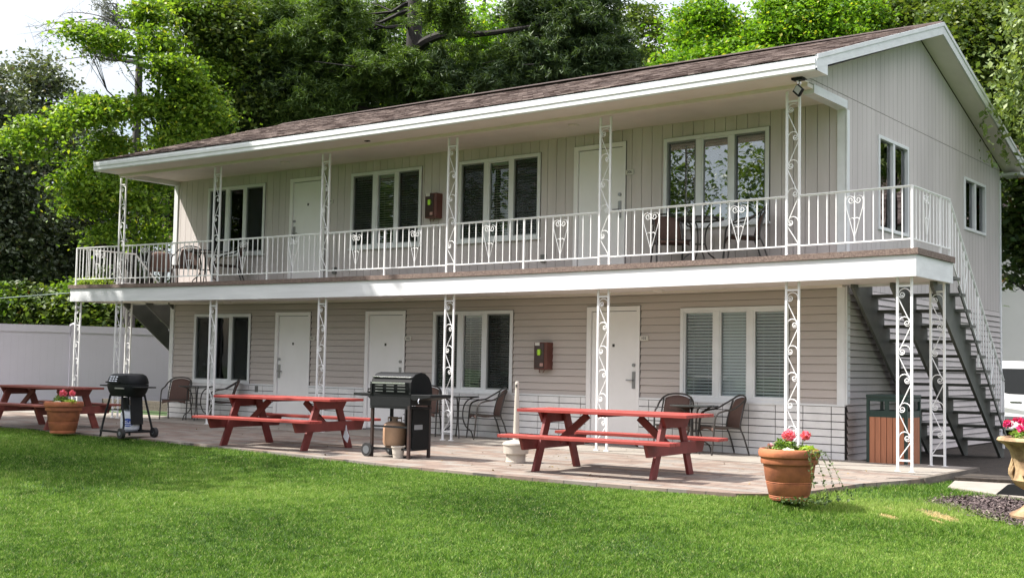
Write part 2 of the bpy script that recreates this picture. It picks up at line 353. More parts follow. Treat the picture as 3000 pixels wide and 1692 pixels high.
# ================================================================ ground
def lawn_z(x, y):
    x = np.asarray(x, float); y = np.asarray(y, float)
    e = np.interp(x, [-30, -13, -8.7, -4.9, -2.2, 1.2, 1.5, 1.9, 6], [-4.3, -4.37, -4.5, -4.95, -5.18, -4.95, -3.0, -2.5, -2.5])
    d = np.maximum(0, e-y)
    z = -0.035-0.034*np.minimum(d, 12)
    z = z-0.05*np.clip((x-1.3)/0.6, 0, 1)*np.clip((y+4.6)/1.5, 0, 1)
    t = np.clip((y-3.0)/6, 0, 1)*np.clip((x+4)/3.5, 0, 1)
    return z-0.38*t*t*(3-2*t)
def build_ground():
    xs = np.unique(np.concatenate([np.linspace(-400, -40, 12), np.linspace(-40, 20, 121), np.linspace(20, 300, 12)]))
    ys = np.unique(np.concatenate([np.linspace(-200, -24, 10), np.linspace(-24, 24, 97), np.linspace(24, 400, 12)]))
    X, Y = np.meshgrid(xs, ys, indexing='ij'); Z = lawn_z(X, Y)-0.012
    v = np.stack([X.ravel(), Y.ravel(), Z.ravel()], 1); ny = len(ys); I, J = np.meshgrid(np.arange(len(xs)-1), np.arange(ny-1), indexing='ij')
    a = (I*ny+J).ravel(); f = np.stack([a, a+ny, a+ny+1, a+1], 1)
    m = mat('lawn_soil_green', (0.018, 0.045, 0.008), 0.95, col2=(0.04, 0.085, 0.015), scale=14, bump=0.5, detail=10)
    o = np_mesh('ground', v, f, m); tag(o, kind='structure')
build_ground()
EDGE = [(-22, -4.2), (-17, -4.3), (-13.2, -4.37), (-8.7, -4.50), (-4.9, -4.93), (-3.4, -5.12), (-2.1, -5.2), (-0.1, -5.15), (0.9, -5.02), (1.22, -4.75), (1.33, -4.2), (1.38, -3.1), (1.68, -1.95)]
def sheet(name, poly, z0, z1, m, seg=None):
    b = MB(); b.prism(poly, z0, z1, 'z'); o = b.build(name, m); tag(o, kind='structure'); return o
sheet('patio', EDGE+[(1.60, -1.40), (-22, -1.40)], -0.14, 0.0, M_paver)
sheet('pavement', [(-22, -1.40), (1.62, -1.40), (1.62, 0.12), (-22, 0.12)], -0.14, 0.010, M_conc)
b = MB(); b.box(1.62, -1.95, -0.13, 1.70, 0.13, 0.012); b.bar((1.66, -1.95, -.06), (1.36, -2.2, -.06), .08, .13)
tag(b.build('timber_edging', M_timber), 'weathered dark timber edging along the right end of the concrete strip', 'edging')
sheet('soil', [(0, 0.12), (1.69, 0.12), (1.75, -1.08), (4.2, -.49), (4.0, 7.6), (0, 7.6)], -0.3, -0.030, M_soil)
sheet('soil', [(-17.5, 0.12), (-14.4, 0.12), (-14.4, 8), (-17.5, 8)], -0.3, -0.05, M_soil)
sheet('path', [(1.76, -1.09), (4.2, -.5), (4.2, -3.1), (2.8, -2.49), (1.96, -2.0)], -0.2, -0.068, M_conc)
b = MB(); b.prism([(2.58, -.067), (3.0, -.067), (3.0, .06), (2.70, .04)], -2.38, -1.85, 'y')
tag(b.build('ramp', M_blackm), 'small dark wedge lying on the concrete path beside the stone urn', 'ramp')
sheet('driveway', [(-3, 8.6), (14, 2.0), (30, 2.0), (30, 60), (-3, 60)], -0.7, -0.41, M_asph)

# mulch bed: a sheet plus loose chips
MULCH = [(2.15, -3.3), (2.20, -2.80), (2.4, -2.60), (2.61, -2.50), (2.85, -2.60), (4.2, -3.15), (5.6, -3.4), (5.6, -5.8), (4.2, -5.3), (3.38, -4.62), (3.15, -4.36), (2.85, -4.05), (2.62, -3.80), (2.36, -3.55)]
def in_poly(x, y, P):
    c = np.zeros(len(x), bool); n = len(P)
    for i in range(n):
        x1, y1 = P[i]; x2, y2 = P[(i+1) % n]
        c ^= ((y1 > y) != (y2 > y)) & (x < (x2-x1)*(y-y1)/((y2-y1) if y2 != y1 else 1e-9)+x1)
    return c
n = 60000; px = RNG.uniform(2.0, 5.0, n); py = RNG.uniform(-6.3, -2.4, n)
k = in_poly(px+RNG.normal(0, .08, n), py+RNG.normal(0, .08, n), MULCH); px = px[k]; py = py[k]; n = len(px)
a = RNG.uniform(0, PI, n); l = RNG.uniform(.006, .018, n); w = l*RNG.uniform(.25, .6, n); zz = lawn_z(px, py)+RNG.uniform(0, .018, n)
P = np.stack([px, py, zz], 1); dx = np.stack([np.cos(a)*l, np.sin(a)*l, RNG.normal(0, .35, n)*l], 1); dy = np.stack([-np.sin(a)*w, np.cos(a)*w, RNG.normal(0, .4, n)*w], 1)
V = np.stack([P-dx-dy, P+dx-dy, P+dx+dy, P-dx+dy], 1).reshape(-1, 3)
M_chip = leaf_mat('mulch_piece', (0.028, 0.020, 0.021), (0.13, 0.098, 0.095), 0.0, 0.9, third=(0.34, 0.29, 0.25))
tag(np_mesh('mulch', V, np.arange(4*n).reshape(-1, 4), M_chip, rnd=RNG.random(n)), kind='stuff', label='dark bark mulch around the stone urn', cat='mulch')
gx, gy = np.meshgrid(np.arange(2.1, 5.6, .07), np.arange(-6.2, -2.45, .07), indexing='ij'); ins = in_poly((gx+.035).ravel(), (gy+.035).ravel(), MULCH); gx = gx.ravel()[ins]; gy = gy.ravel()[ins]
cv = [np.stack([gx+a_, gy+b_, lawn_z(gx+a_, gy+b_)+.003], 1) for a_, b_ in ((0, 0), (.07, 0), (.07, .07), (0, .07))]
tag(np_mesh('soil', np.stack(cv, 1).reshape(-1, 3), np.arange(4*len(gx)).reshape(-1, 4), M_mulch), kind='structure')

n = 170; px = RNG.uniform(-13, 1.2, n); py = RNG.uniform(-4.9, -.2, n); P = np.stack([px, py, np.full(n, .008)], 1)
# grass blades
DX, DY = 2.62, -4.40
def build_grass():
    Vs = []; Fs = []; Rs = []; base = 0
    def batch(n, x0, x1, y0, y1, hmin, hmax, wd):
        nonlocal base
        x = RNG.uniform(x0, x1, n); y = RNG.uniform(y0, y1, n)
        P = np.stack([x, y, np.zeros(n)], 1)-CAM; dz = P@FWD; uu = 1500+F_PX*(P@RGT)/np.maximum(dz, .1); P[:, 2] -= .15; vv = 846-F_PX*((P+[0, 0, 0])@UPV)/np.maximum(dz, .1)
        k = (dz > 2) & (uu > -150) & (uu < 3150) & (vv < 1850)
        e = np.interp(x, [p[0] for p in EDGE if p[0] < 1.3], [p[1] for p in EDGE if p[0] < 1.3])
        edge_n = RNG.normal(0, .018, n)+0.02*np.sin(x*5.1)+.015*np.sin(x*13.7)
        lawn = (y < e+edge_n) & (x < 1.26)
        xr = np.interp(y, [-6, -4.75, -4.2, -3.1, -1.95, -1.0], [0.2, 1.22, 1.33, 1.38, 1.71, 1.72])
        lawn |= (x >= 1.0) & (x > xr+.01+edge_n) & (y < -1.2) & ~((x > 1.74) & (y > np.interp(x, [1.74, 1.96, 2.8, 4.2], [-1.1, -2.03, -2.52, -3.15])+edge_n*.6))
        k &= lawn & ~in_poly(x+RNG.normal(0, .10, n), y+RNG.normal(0, .10, n), MULCH)
        # dead straw patches are thin
        def ell(cx, cy_, a_, b_, th):
            c, s = math.cos(th), math.sin(th); X = (x-cx)*c+(y-cy_)*s; Y = -(x-cx)*s+(y-cy_)*c
            return (X/a_)**2+(Y/b_)**2
        d1 = np.minimum.reduce([ell(DX, DY, .46, .11, -.92), ell(DX-.31, DY-.41, .18, .07, -.85), ell(DX-.50, DY+.15, .14, .04, -.9), ell(DX+.12, DY-.40, .16, .04, -.9)])
        wob = RNG.normal(0, .25, n)
        x = x[k]; y = y[k]; d1 = d1[k]+wob[k]; n = len(x)
        a = RNG.uniform(0, 2*PI, n); h = RNG.uniform(hmin, hmax, n)*(1+.25*np.sin(x*2.3+1)*np.sin(y*3.1)); w = wd*RNG.uniform(.6, 1.3, n)
        dry = d1 < 1; h = np.where(dry, h*.45, h)
        lean = RNG.uniform(.1, 1.1, n)*h; la = RNG.uniform(0, 2*PI, n)
        z = lawn_z(x, y)-.01
        P = np.stack([x, y, z], 1); sd = np.stack([np.cos(a)*w, np.sin(a)*w, 0*a], 1); ld = np.stack([np.cos(la)*lean, np.sin(la)*lean, 0*a], 1); up = np.stack([0*a, 0*a, h], 1)
        A = P-sd; B = P+sd; C = P+ld*.35+up*.6+sd*.7; D = P+ld*.35+up*.6-sd*.7; T = P+ld+up*.95
        V = np.stack([A, B, C, D, T], 1).reshape(-1, 3); i = np.arange(n)*5+base
        F = np.concatenate([np.stack([i, i+1, i+2], 1), np.stack([i, i+2, i+3], 1), np.stack([i+3, i+2, i+4], 1)], 0)
        # colour value: clump noise by position, dry patches at the top end
        c = .38+.05*np.sin(x*1.7+.6*np.sin(y*2.1))+.05*np.sin(y*2.9+x*.8)+.07*np.sin(x*9.1+y*5.3+np.sin(x*4))*np.sin(y*11-x*3)+RNG.normal(0, .16, n)+.30*(np.modf(np.abs(np.sin(np.floor(x/.035+.4*np.sin(y*40))*12.9898+np.floor(y/.05+.4*np.sin(x*37))*78.233)*43758.5453))[0]-.5)
        patch = np.exp(-(((x-2.2)/.9)**2+((y+3.9)/1.0)**2))*.22+np.exp(-(((x-DX)/.8)**2+((y-DY)/.6)**2))*.25+np.exp(-(((x+3.5)/1.2)**2+((y+5.4)/.25)**2))*.12
        c = c+.15*np.clip(np.sin(x*.9+1.3*np.sin(y*.7)+.5)*np.sin(y*1.1+.8*np.sin(x*1.3)), -1, 1); c = np.clip(c+patch, 0, .80); c = np.where(RNG.random(n) < .05, .86, c); c = np.where(dry, RNG.uniform(.93, 1.0, n), c)
        Vs.append(V); Fs.append(F); Rs.append(np.concatenate([c, c, c])); base += 5*n
    batch(1300000, -4.5, 6.5, -11.8, -4.3, .012, .031, .0024)
    batch(420000, -17, -3.0, -10.5, -4.2, .022, .045, .0032)
    batch(110000, 0.9, 5.8, -5.5, -1.2, .026, .055, .0026)
    batch(40000, -22, -12, -8, -4.0, .03, .055, .004)
    V = np.concatenate(Vs); F = np.concatenate(Fs); R = np.concatenate(Rs)
    g = bpy.data.materials.new('grass_blade'); g.use_nodes = True; n = g.node_tree; bs = n.nodes['Principled BSDF']; bs.inputs['Roughness'].default_value = .5; bs.inputs['Specular IOR Level'].default_value = .22
    a = N(n, 'ShaderNodeAttribute', attribute_name='rnd'); rp = N(n, 'ShaderNodeValToRGB'); e = rp.color_ramp.elements
    e[0].color = (0.020, 0.060, 0.004, 1); e[0].position = 0; e[1].color = (0.68, 0.50, 0.25, 1)
    for p_, c_ in ((.35, (0.085, 0.185, 0.016)), (.60, (0.175, 0.305, 0.040)), (.80, (0.27, 0.37, 0.075)), (.88, (0.42, 0.42, 0.18))):
        q = e.new(p_); q.color = (*c_, 1)
    n.links.new(a.outputs['Fac'], rp.inputs[0]); n.links.new(rp.outputs[0], bs.inputs['Base Color'])
    tr = N(n, 'ShaderNodeBsdfTranslucent'); n.links.new(rp.outputs[0], tr.inputs[0]); ms = N(n, 'ShaderNodeMixShader', i_0=.35)
    n.links.new(bs.outputs[0], ms.inputs[1]); n.links.new(tr.outputs[0], ms.inputs[2]); n.links.new(ms.outputs[0], n.nodes['Material Output'].inputs[0])
    tag(np_mesh('grass', V, F, g, rnd=R), 'short mown green lawn grass in front of the patio', 'grass', kind='stuff')
build_grass()

# ================================================================ the motel building
HX0, HX1, HY1 = -14.41, 0.0, 7.32
DEC, FB, FT = 2.670, 2.334, 2.592       # balcony floor, fascia bottom and top
YP = -1.239; YF = -1.351                # post line, fascia front
CEIL = 4.87
HOUSE = empty('motel_building', (-7.2, 0, 0), label='long two-storey taupe motel building with white balcony railing and brown roof', cat='building')
def part(b, name, m, sag=True, parent=None, smooth=False, bevel=0):
    p = parent or HOUSE
    o = b.build(name, m, None, sag=sag, smooth=smooth, bevel=bevel)
    root = p
    off = Vector((0, 0, 0)); q = p
    while q is not None: off += q.location; q = q.parent
    me = o.data; me.transform(Matrix.Translation(-off)); o.parent = p
    return o
WW = 1.70
UPW = [(-13.35, 3.30, 4.67), (-9.33, 3.30, 4.67), (-6.79, 3.30, 4.67), (-2.82, 3.30, 4.65)]
LOW = [(-13.65, .755, 2.135), (-7.29, .755, 2.135), (-2.51, .745, 2.11)]
UPD = [(-10.94, 'L'), (-4.435, 'R')]; LOD = [(-11.24, 'L'), (-8.88, 'R'), (-4.15, 'R')]
DW = 0.95
up_holes = [(x, x+WW, a, c) for x, a, c in UPW]+[(x, x+DW, DEC, 4.69) for x, _ in UPD]
lo_holes = [(x, x+WW, a, c) for x, a, c in LOW]+[(x, x+DW, 0.03, 2.16) for x, _ in LOD]
def spans(a, b, holes, lo, hi):
    """free intervals of [a,b] left by holes whose cross range meets (lo,hi)"""
    cut = sorted((max(a, h[0]), min(b, h[1])) for h in holes if h[3] > lo+1e-6 and h[2] < hi-1e-6 and h[1] > a and h[0] < b)
    out = []; p = a
    for c, d in cut:
        if c > p+1e-4: out.append((p, c))
        p = max(p, d)
    if b > p+1e-4: out.append((p, b))
    return out
# lower front: clapboards
b = MB(); z = 0.715; H = 0.1145
while z < FB+0.2:
    z2 = min(z+H, 2.60)
    zc = sorted({z, z2}|{h[k] for h in lo_holes for k in (2, 3) if z < h[k] < z2})
    for za, zb in zip(zc[:-1], zc[1:]):
        for x0, x1 in spans(HX0, HX1, lo_holes, za, zb):
            k = max(1, int((x1-x0)/1.0)); xs = [x0+(x1-x0)*i/k for i in range(k+1)]
            ya = -0.018*(1-(za-z)/H)-.004; yb = -0.018*(1-(zb-z)/H)-.004
            for xa, xb in zip(xs[:-1], xs[1:]):
                zg = za+.005 if za == z else za; b.add([(xa, ya, zg), (xb, ya, zg), (xb, yb, zb), (xa, yb, zb), (xa, .03, zg), (xb, .03, zg)], [(0, 1, 2, 3), (0, 4, 5, 1)])
    z += H
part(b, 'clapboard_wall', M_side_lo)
# upper front: grooved vertical boards (and the part of the left end seen past the corner)
b = MB(); g = MB(); x = HX0; BW = 0.175
while x < HX1-1e-3:
    x2 = min(x+BW, HX1); xs = sorted({x, x2}|{h[k] for h in up_holes for k in (0, 1) if x < h[k] < x2})
    for xa, xb in zip(xs[:-1], xs[1:]):
        hs = [(h[2], h[3], h[0], h[1]) for h in up_holes]
        for z0, z1 in spans(DEC-.02, CEIL+.02, hs, xa, xb): b.box(xa+(.004 if xa == x else 0), -0.012, z0, xb-(.004 if xb == x2 else 0), 0.02, z1)
    x += BW
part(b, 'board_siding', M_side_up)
b = MB()
for z0, z1, hol in ((DEC-.1, CEIL+.1, up_holes), (0.0, 2.6, lo_holes)):
    zz = sorted({z0, z1}|{h[k] for h in hol for k in (2, 3) if z0 < h[k] < z1})
    for za, zb in zip(zz[:-1], zz[1:]):
        for x0, x1 in spans(HX0, HX1, hol, za, zb): b.box(x0, 0.012, za, x1, 0.10, zb, seg=1.0)
part(b, 'wall_core', M_shadowgap)
# brick base
SP = spans(HX0, HX1, [(h[0], h[1], 0, 1) for h in lo_holes if h[2] < .2], 0, .7)
x = HX1-.02; xj = []
while x > HX0: xj.append(x); x -= 0.405
xj = [HX1]+[q-0.17 for q in xj]
xj = [q for q in xj if q > HX0]+[HX0]
rows = [0.715*i/7 for i in range(8)]
for sa, sb in SP:
    b = MB()
    for r in range(len(rows)-1):
        for i in range(len(xj)-1):
            x0 = max(sa, xj[i+1])+.006; x1 = min(sb, xj[i])-.006
            if x1-x0 > .02: b.box(x0, -0.045, rows[r]+.006, x1, 0.01, rows[r+1]-.006)
    bb = part(b, 'brick_base', M_brick, sag=False)
    b = MB(); b.box(sa, -0.030, 0, sb, 0.012, 0.714); part(b, 'brick_joint', M_joint, sag=False, parent=bb)
    b = MB(); b.box(sa, -0.055, 0.716, sb, 0.0, 0.742); part(b, 'brick_cap', M_white, sag=False, parent=bb)
# corner trim boards
b = MB()
b.box(-.115, -.034, .744, .004, .0, FB+.02); b.box(.0, -.034, .744, .026, .075, FB+.02)
part(b, 'corner_trim', M_white); b = MB()
b.box(-.115, -.034, DEC, .004, .0, CEIL-.02); b.box(.0, -.034, DEC, .026, .055, 4.748); part(b, 'corner_trim', M_white); b = MB()
b.box(HX0-.026, -.034, .744, HX0+.09, .0, FB+.02); b.box(HX0-.026, -.034, DEC, HX0+.09, 0, CEIL-.02)
part(b, 'corner_trim', M_white)
# gable walls
RZ, RY, EY0, EY1, EZ = 6.585, 2.97, -1.85, 7.79, 5.03
def roof_under(y):
    return (RZ-.20)-(abs(y-RY))*(RZ-EZ)/(RY-EY0)
gw = [(1.14, 2.39, 3.235, 4.60), (5.15, 6.38, 3.635, 4.54)]
def gable(xw, sgn, name):
    b = MB(); y = -1.33; joint = 4.93
    ys = [-1.33]; q = 0.02
    while q-0.175 > -1.33: q -= .175
    while q < HY1: 
        if q > -1.33: ys.append(q)
        q += .175
    ys.append(HY1)
    for ya, yb in zip(ys[:-1], ys[1:]):
        cuts = sorted({ya, yb}|{h[k] for h in gw for k in (0, 1) if ya < h[k] < yb}|({0.0} if ya < 0 < yb else set()))
        for c, d in zip(cuts[:-1], cuts[1:]):
            z0 = 2.335 if c >= -1e-6 else 4.875
            hs = [(h[2], h[3], h[0], h[1]) for h in gw] if name == 'right' else []
            for za, zb in spans(z0, 9, hs, c, d):
                ga = .004 if c == ya else 0; gb = .004 if d == yb else 0
                top0 = min(zb, 99); 
                ta = roof_under(c) if zb > 8 else zb; tb = roof_under(d) if zb > 8 else zb
                if ta <= za+.02 or tb <= za+.02: continue
                for (p0, p1, q0, q1) in ([(za, za, joint-.004, joint-.004), (joint+.004, joint+.004, ta, tb)] if za < joint-.05 < min(ta, tb)-.1 else [(za, za, ta, tb)]):
                    x0, x1 = xw, xw+sgn*.012
                    b.add([(x0, c+ga, p0), (x0, d-gb, p1), (x0, d-gb, q1), (x0, c+ga, q0), (x1, c+ga, p0), (x1, d-gb, p1), (x1, d-gb, q1), (x1, c+ga, q0)],
                          [(0, 1, 2, 3), (4, 5, 6, 7), (0, 4, 5, 1), (1, 5, 6, 2), (2, 6, 7, 3), (3, 7, 4, 0)])
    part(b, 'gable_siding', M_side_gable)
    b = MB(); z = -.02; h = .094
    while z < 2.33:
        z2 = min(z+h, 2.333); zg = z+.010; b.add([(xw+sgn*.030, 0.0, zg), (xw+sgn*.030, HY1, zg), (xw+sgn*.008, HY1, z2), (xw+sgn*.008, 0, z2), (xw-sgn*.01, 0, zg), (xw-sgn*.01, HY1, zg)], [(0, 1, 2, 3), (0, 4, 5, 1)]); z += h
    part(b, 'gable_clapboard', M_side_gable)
    b = MB(); poly = [(-1.30, 4.90), (0.06, 4.90), (0.06, -.1), (HY1-.02, -.1), (HY1-.02, roof_under(HY1)-.03), (RY, roof_under(RY)-.03), (-1.30, roof_under(-1.30)-.03)]
    # core with window holes: vertical strips
    cuts = sorted({-1.30, 0.06, HY1-.02, RY}|({v for hh in gw for v in hh[:2]} if name == 'right' else set()))
    for c, d in zip(cuts[:-1], cuts[1:]):
        z0 = 4.90 if d <= .07 else -.1
        hs = [(hh[2], hh[3], hh[0], hh[1]) for hh in gw] if name == 'right' else []
        for za, zb in spans(z0, 9, hs, c, d):
            ta, tb = (roof_under(c)-.03, roof_under(d)-.03) if zb > 8 else (zb, zb)
            x0, x1 = xw-sgn*.002, xw-sgn*.1
            b.add([(x0, c, za), (x0, d, za), (x0, d, tb), (x0, c, ta), (x1, c, za), (x1, d, za), (x1, d, tb), (x1, c, ta)], [(0, 1, 2, 3), (4, 5, 6, 7), (0, 4, 5, 1), (1, 5, 6, 2), (2, 6, 7, 3), (3, 7, 4, 0)])
    part(b, 'gable_core', M_shadowgap)
gable(HX1, 1, 'right'); gable(HX0, -1, 'left')
b = MB(); b.box(HX0, HY1-.1, -.1, HX1, HY1, 4.9); part(b, 'back_wall', M_side_gable)
b = MB(); b.box(0, HY1-.07, -.1, .03, HY1+.02, 4.75); part(b, 'corner_trim', M_white)
# dark rooms: floor, ceiling and partitions behind the windows
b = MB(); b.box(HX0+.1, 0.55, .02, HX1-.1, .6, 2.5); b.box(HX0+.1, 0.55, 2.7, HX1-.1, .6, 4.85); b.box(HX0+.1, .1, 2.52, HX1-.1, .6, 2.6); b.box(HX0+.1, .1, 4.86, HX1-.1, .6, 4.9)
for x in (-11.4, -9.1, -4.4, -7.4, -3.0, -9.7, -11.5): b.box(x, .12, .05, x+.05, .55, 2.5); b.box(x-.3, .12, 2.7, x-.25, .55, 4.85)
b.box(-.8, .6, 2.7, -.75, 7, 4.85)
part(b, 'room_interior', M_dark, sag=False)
# roof: stepped shingle courses on the front, plain back slope
RX0, RX1 = -14.55, 0.35
b = MB(); slope = math.hypot(RY-EY0, RZ-EZ); nc = 36
for i in range(nc):
    t0 = i/nc; t1 = (i+1)/nc; y0 = EY0-.03+(RY-EY0+.03)*t0; y1 = EY0-.03+(RY-EY0+.03)*t1; z0 = EZ+(RZ-EZ)*t0+.030; z1 = EZ+(RZ-EZ)*t1+.022
    k = 15; xs = [RX0-.01+(RX1-RX0+.02)*j/k for j in range(k+1)]
    for xa, xb in zip(xs[:-1], xs[1:]):
        b.add([(xa, y0, z0), (xb, y0, z0), (xb, y1, z1), (xa, y1, z1), (xa, y0, z0-.012), (xb, y0, z0-.012)], [(0, 1, 2, 3), (4, 5, 1, 0)])
roof = part(b, 'roof', M_shingle)
b = MB(); poly = [(EY0+.005, EZ+.018), (RY, RZ+.018), (EY1, EZ+.018), (EY1, EZ-.03), (RY, RZ-.05), (EY0+.005, EZ-.03)]
k = 15; xs = [RX0+(RX1-RX0)*j/k for j in range(k+1)]
for xa, xb in zip(xs[:-1], xs[1:]): b.prism([(p, q) for p, q in poly], xa, xb, 'x')
part(b, 'roof_deck', mat('dark_roof_edge', (0.05, 0.035, 0.03), .9), parent=roof)
b = MB(); b.prism([(RY-.12, RZ-.01), (RY, RZ+.045), (RY+.12, RZ-.01)], RX0-.01, RX1+.01, 'x'); part(b, 'ridge_cap', mat('dark_ridge_shingle', (0.045, 0.028, 0.024), .95, .3, 12), parent=roof)
# gutter / fascia with a rolled profile
b = MB(); prof = [(EY0+.03, EZ-.17), (EY0-.012, EZ-.17), (EY0-.024, EZ-.155), (EY0-.024, EZ-.10), (EY0-.036, EZ-.085), (EY0-.036, EZ-.03), (EY0-.020, EZ-.015), (EY0-.020, EZ+.004), (EY0+.03, EZ+.004)]
for xa, xb in zip(xs[:-1], xs[1:]): b.prism(prof, xa, xb, 'x')
part(b, 'gutter', M_white, parent=roof)
for xr, s in ((RX1, 1), (RX0, -1)):
    b = MB()
    for y0, y1 in ((EY0-.02, RY), (EY1, RY)):
        z0, z1 = EZ+.02, RZ+.018; x0, x1 = (xr, xr+s*.022)
        b.add([(x0, y0, z0-.165), (x0, y1, z1-.185), (x0, y1, z1), (x0, y0, z0), (x1, y0, z0-.165), (x1, y1, z1-.185), (x1, y1, z1), (x1, y0, z0)], [(0, 1, 2, 3), (4, 5, 6, 7), (0, 4, 5, 1), (1, 5, 6, 2), (2, 6, 7, 3), (3, 7, 4, 0)])
        x2 = x1+s*.014
        b.add([(x1, y0, z0-.05), (x1, y1, z1-.055), (x1, y1, z1+.004), (x1, y0, z0+.004), (x2, y0, z0-.05), (x2, y1, z1-.055), (x2, y1, z1+.004), (x2, y0, z0+.004)], [(0, 1, 2, 3), (4, 5, 6, 7), (0, 4, 5, 1), (1, 5, 6, 2), (2, 6, 7, 3), (3, 7, 4, 0)])
    b.box(xr-s*.33, EY0-.01, EZ-.172, xr+s*.02, -1.53, EZ-.14); b.prism([(EY0-.01, EZ-.17), (-1.53, EZ-.17), (-1.53, EZ-.03), (EY0-.01, EZ-.12)], xr+s*.001, xr+s*.019, 'x')
    b.box(xr-s*.33, HY1+.02, EZ-.19, xr+s*.02, EY1-.01, EZ-.14)
    part(b, 'rake_board', M_white_worn, parent=roof)
# soffits
b = MB(); b.box(RX0, EY0+.03, CEIL-.012, .02, -1.30, CEIL+.01, seg=1)
for xr, w in ((0.012, RX1), (HX0-.012, RX0)):
    for y0, y1 in ((-1.5, RY), (HY1+.3, RY)):
        za, zb = roof_under(y0)+.03, roof_under(y1)+.03
        b.add([(xr, y0, za), (w, y0, za), (w, y1, zb), (xr, y1, zb), (xr, y0, za+.01), (w, y0, za+.01), (w, y1, zb+.01), (xr, y1, zb+.01)], [(0, 1, 2, 3), (4, 5, 6, 7), (0, 4, 5, 1), (2, 6, 7, 3)])
part(b, 'soffit', M_soffit, parent=roof)
b = MB(); b.box(HX0-.03, -1.31, CEIL+.002, .0, 0, CEIL+.02, seg=1); part(b, 'porch_ceiling', M_soffit)
b = MB(); b.box(HX0-.08, -1.335, 4.8085, .018, -1.16, CEIL-.012, seg=1); part(b, 'porch_beam', M_soffit)
b = MB(); b.box(-.12, -1.155, 4.755, .032, -.034, CEIL-.001); part(b, 'porch_beam_end', M_white_worn); b = MB(); b.box(HX0-.06, -1.155, 4.79, HX0+.1, -.034, CEIL-.001); part(b, 'porch_beam_end', M_white_worn)
# balcony
BX0, BX1, BYB = -16.0, 1.40, 0.05
b = MB(); b.box(BX0-.04, YF-.025, FT+.004, BX1+.03, -.001, DEC, seg=1); b.box(BX0-.04, .001, FT+.004, HX0-.03, BYB, DEC); b.box(.03, .001, FT+.004, BX1+.03, BYB, DEC)
part(b, 'balcony_floor', M_carpet)
b = MB(); b.box(BX0, YF, FB, BX1, YF+.04, FT, seg=1); b.box(BX1-.03, YF+.0405, FB, BX1, BYB, FT); b.box(BX0, YF+.0405, FB, BX0+.03, BYB, FT)
b.box(BX0+.03, BYB-.03, FB, HX0-.03, BYB-.002, FT); b.box(.03, BYB-.03, FB, BX1-.03, BYB-.002, FT)
part(b, 'balcony_fascia', M_white_worn)
b = MB(); b.box(BX0+.031, YF+.041, FB+.03, HX0, BYB-.031, FT, seg=1); b.box(HX0, YF+.041, FB+.03, HX1, -.02, FT, seg=1); b.box(HX1, YF+.041, FB+.03, BX1-.031, BYB-.031, FT, seg=1)
b.box(HX0, -.14, FB-.0, HX1, -.021, FB+.03, seg=1)
part(b, 'balcony_soffit', M_soffit)

def spiral_pts(cx, cz, r0, turns, a0, sg, n=14, y=0):
    return [(cx+r0*(1-.8*i/n)*math.cos(a0+sg*2*PI*turns*i/n), y, cz+r0*(1-.8*i/n)*math.sin(a0+sg*2*PI*turns*i/n)) for i in range(n+1)]
def ornamental_post(x, y, z0, z1, first, foot=True, nspiral=None, along='x'):
    """two rails, crossbars and a zigzag of scrolls between them"""
    b = MB(); w = .086; rr = .0135
    def T(p): return p if along == 'x' else (0, p[0], p[2])
    X = lambda dx, dz: ((x+dx, y, dz) if along == 'x' else (x, y+dx, dz))
    for s in (-1, 1):
        b.cbox(X(s*w, (z0+z1)/2), (.027, .027, z1-z0))
        if foot: b.cbox(X(s*w, z0+.006), (.075, .05, .012))
    for z in (z0+.14, z1-.135): b.cbox(X(0, z), ((2*w, .02, .022) if along == 'x' else (.02, 2*w, .022)))
    top = z1-.15; bot = z0+.15; nsp = nspiral or max(3, int(round((top-bot)/.36))); st = (top-bot)/nsp; a = w-.012
    for k in range(nsp):
        s = first if k % 2 == 0 else -first; zc = top-st*k-.105
        # arch from the far rail over the top and into a spiral that hangs beside the near rail
        pts = []
        for i in range(9):
            an = PI-PI*i/8; pts.append((s*a*-math.cos(an)*-1*1.0, zc+.02+.065*math.sin(an)))
        pts = [(-s*a*math.cos(PI*i/8), zc+.015+.075*math.sin(PI*i/8)) for i in range(9)]      # -s side up and over to +s
        cxs = s*(a-.042); r0 = .042
        sp_ = [(cxs+s*r0*(1-.72*i/14)*math.cos(2*PI*1.35*i/14), zc+.015-r0*(1-.72*i/14)*math.sin(2*PI*1.35*i/14)) for i in range(1, 15)]
        b.tube([X(p, q) for p, q in pts+sp_], .0062, 4)
        # bulb at the spiral's heart
        b.cbox(X(*sp_[-1]), (.015, .010, .015))
        zn = zc-st+.015 if k < nsp-1 else z0+.155
        b.tube([X(s*a, zc-.0), X(s*a, zc-.03), X(-s*a*.96, zn)], .0062, 4)
    return b
UPX = [-14.4744, -11.5811, -8.7338, -5.9157, -3.0751, -0.2158]
for i, x in enumerate(UPX):
    part(ornamental_post(x, YP, DEC, 4.80, -1), 'upper_post', M_iron)
    part(ornamental_post(x, YP, 0.010, FB+.03, -1), 'lower_post', M_iron)
for x in (1.2221, -15.8557):
    part(ornamental_post(x, YP, 0.0, FB+.03, -1), 'lower_post', M_iron)
    part(ornamental_post(x, -.02, 0.0, FB+.03, -1 if x > 0 else 1), 'lower_post', M_iron)

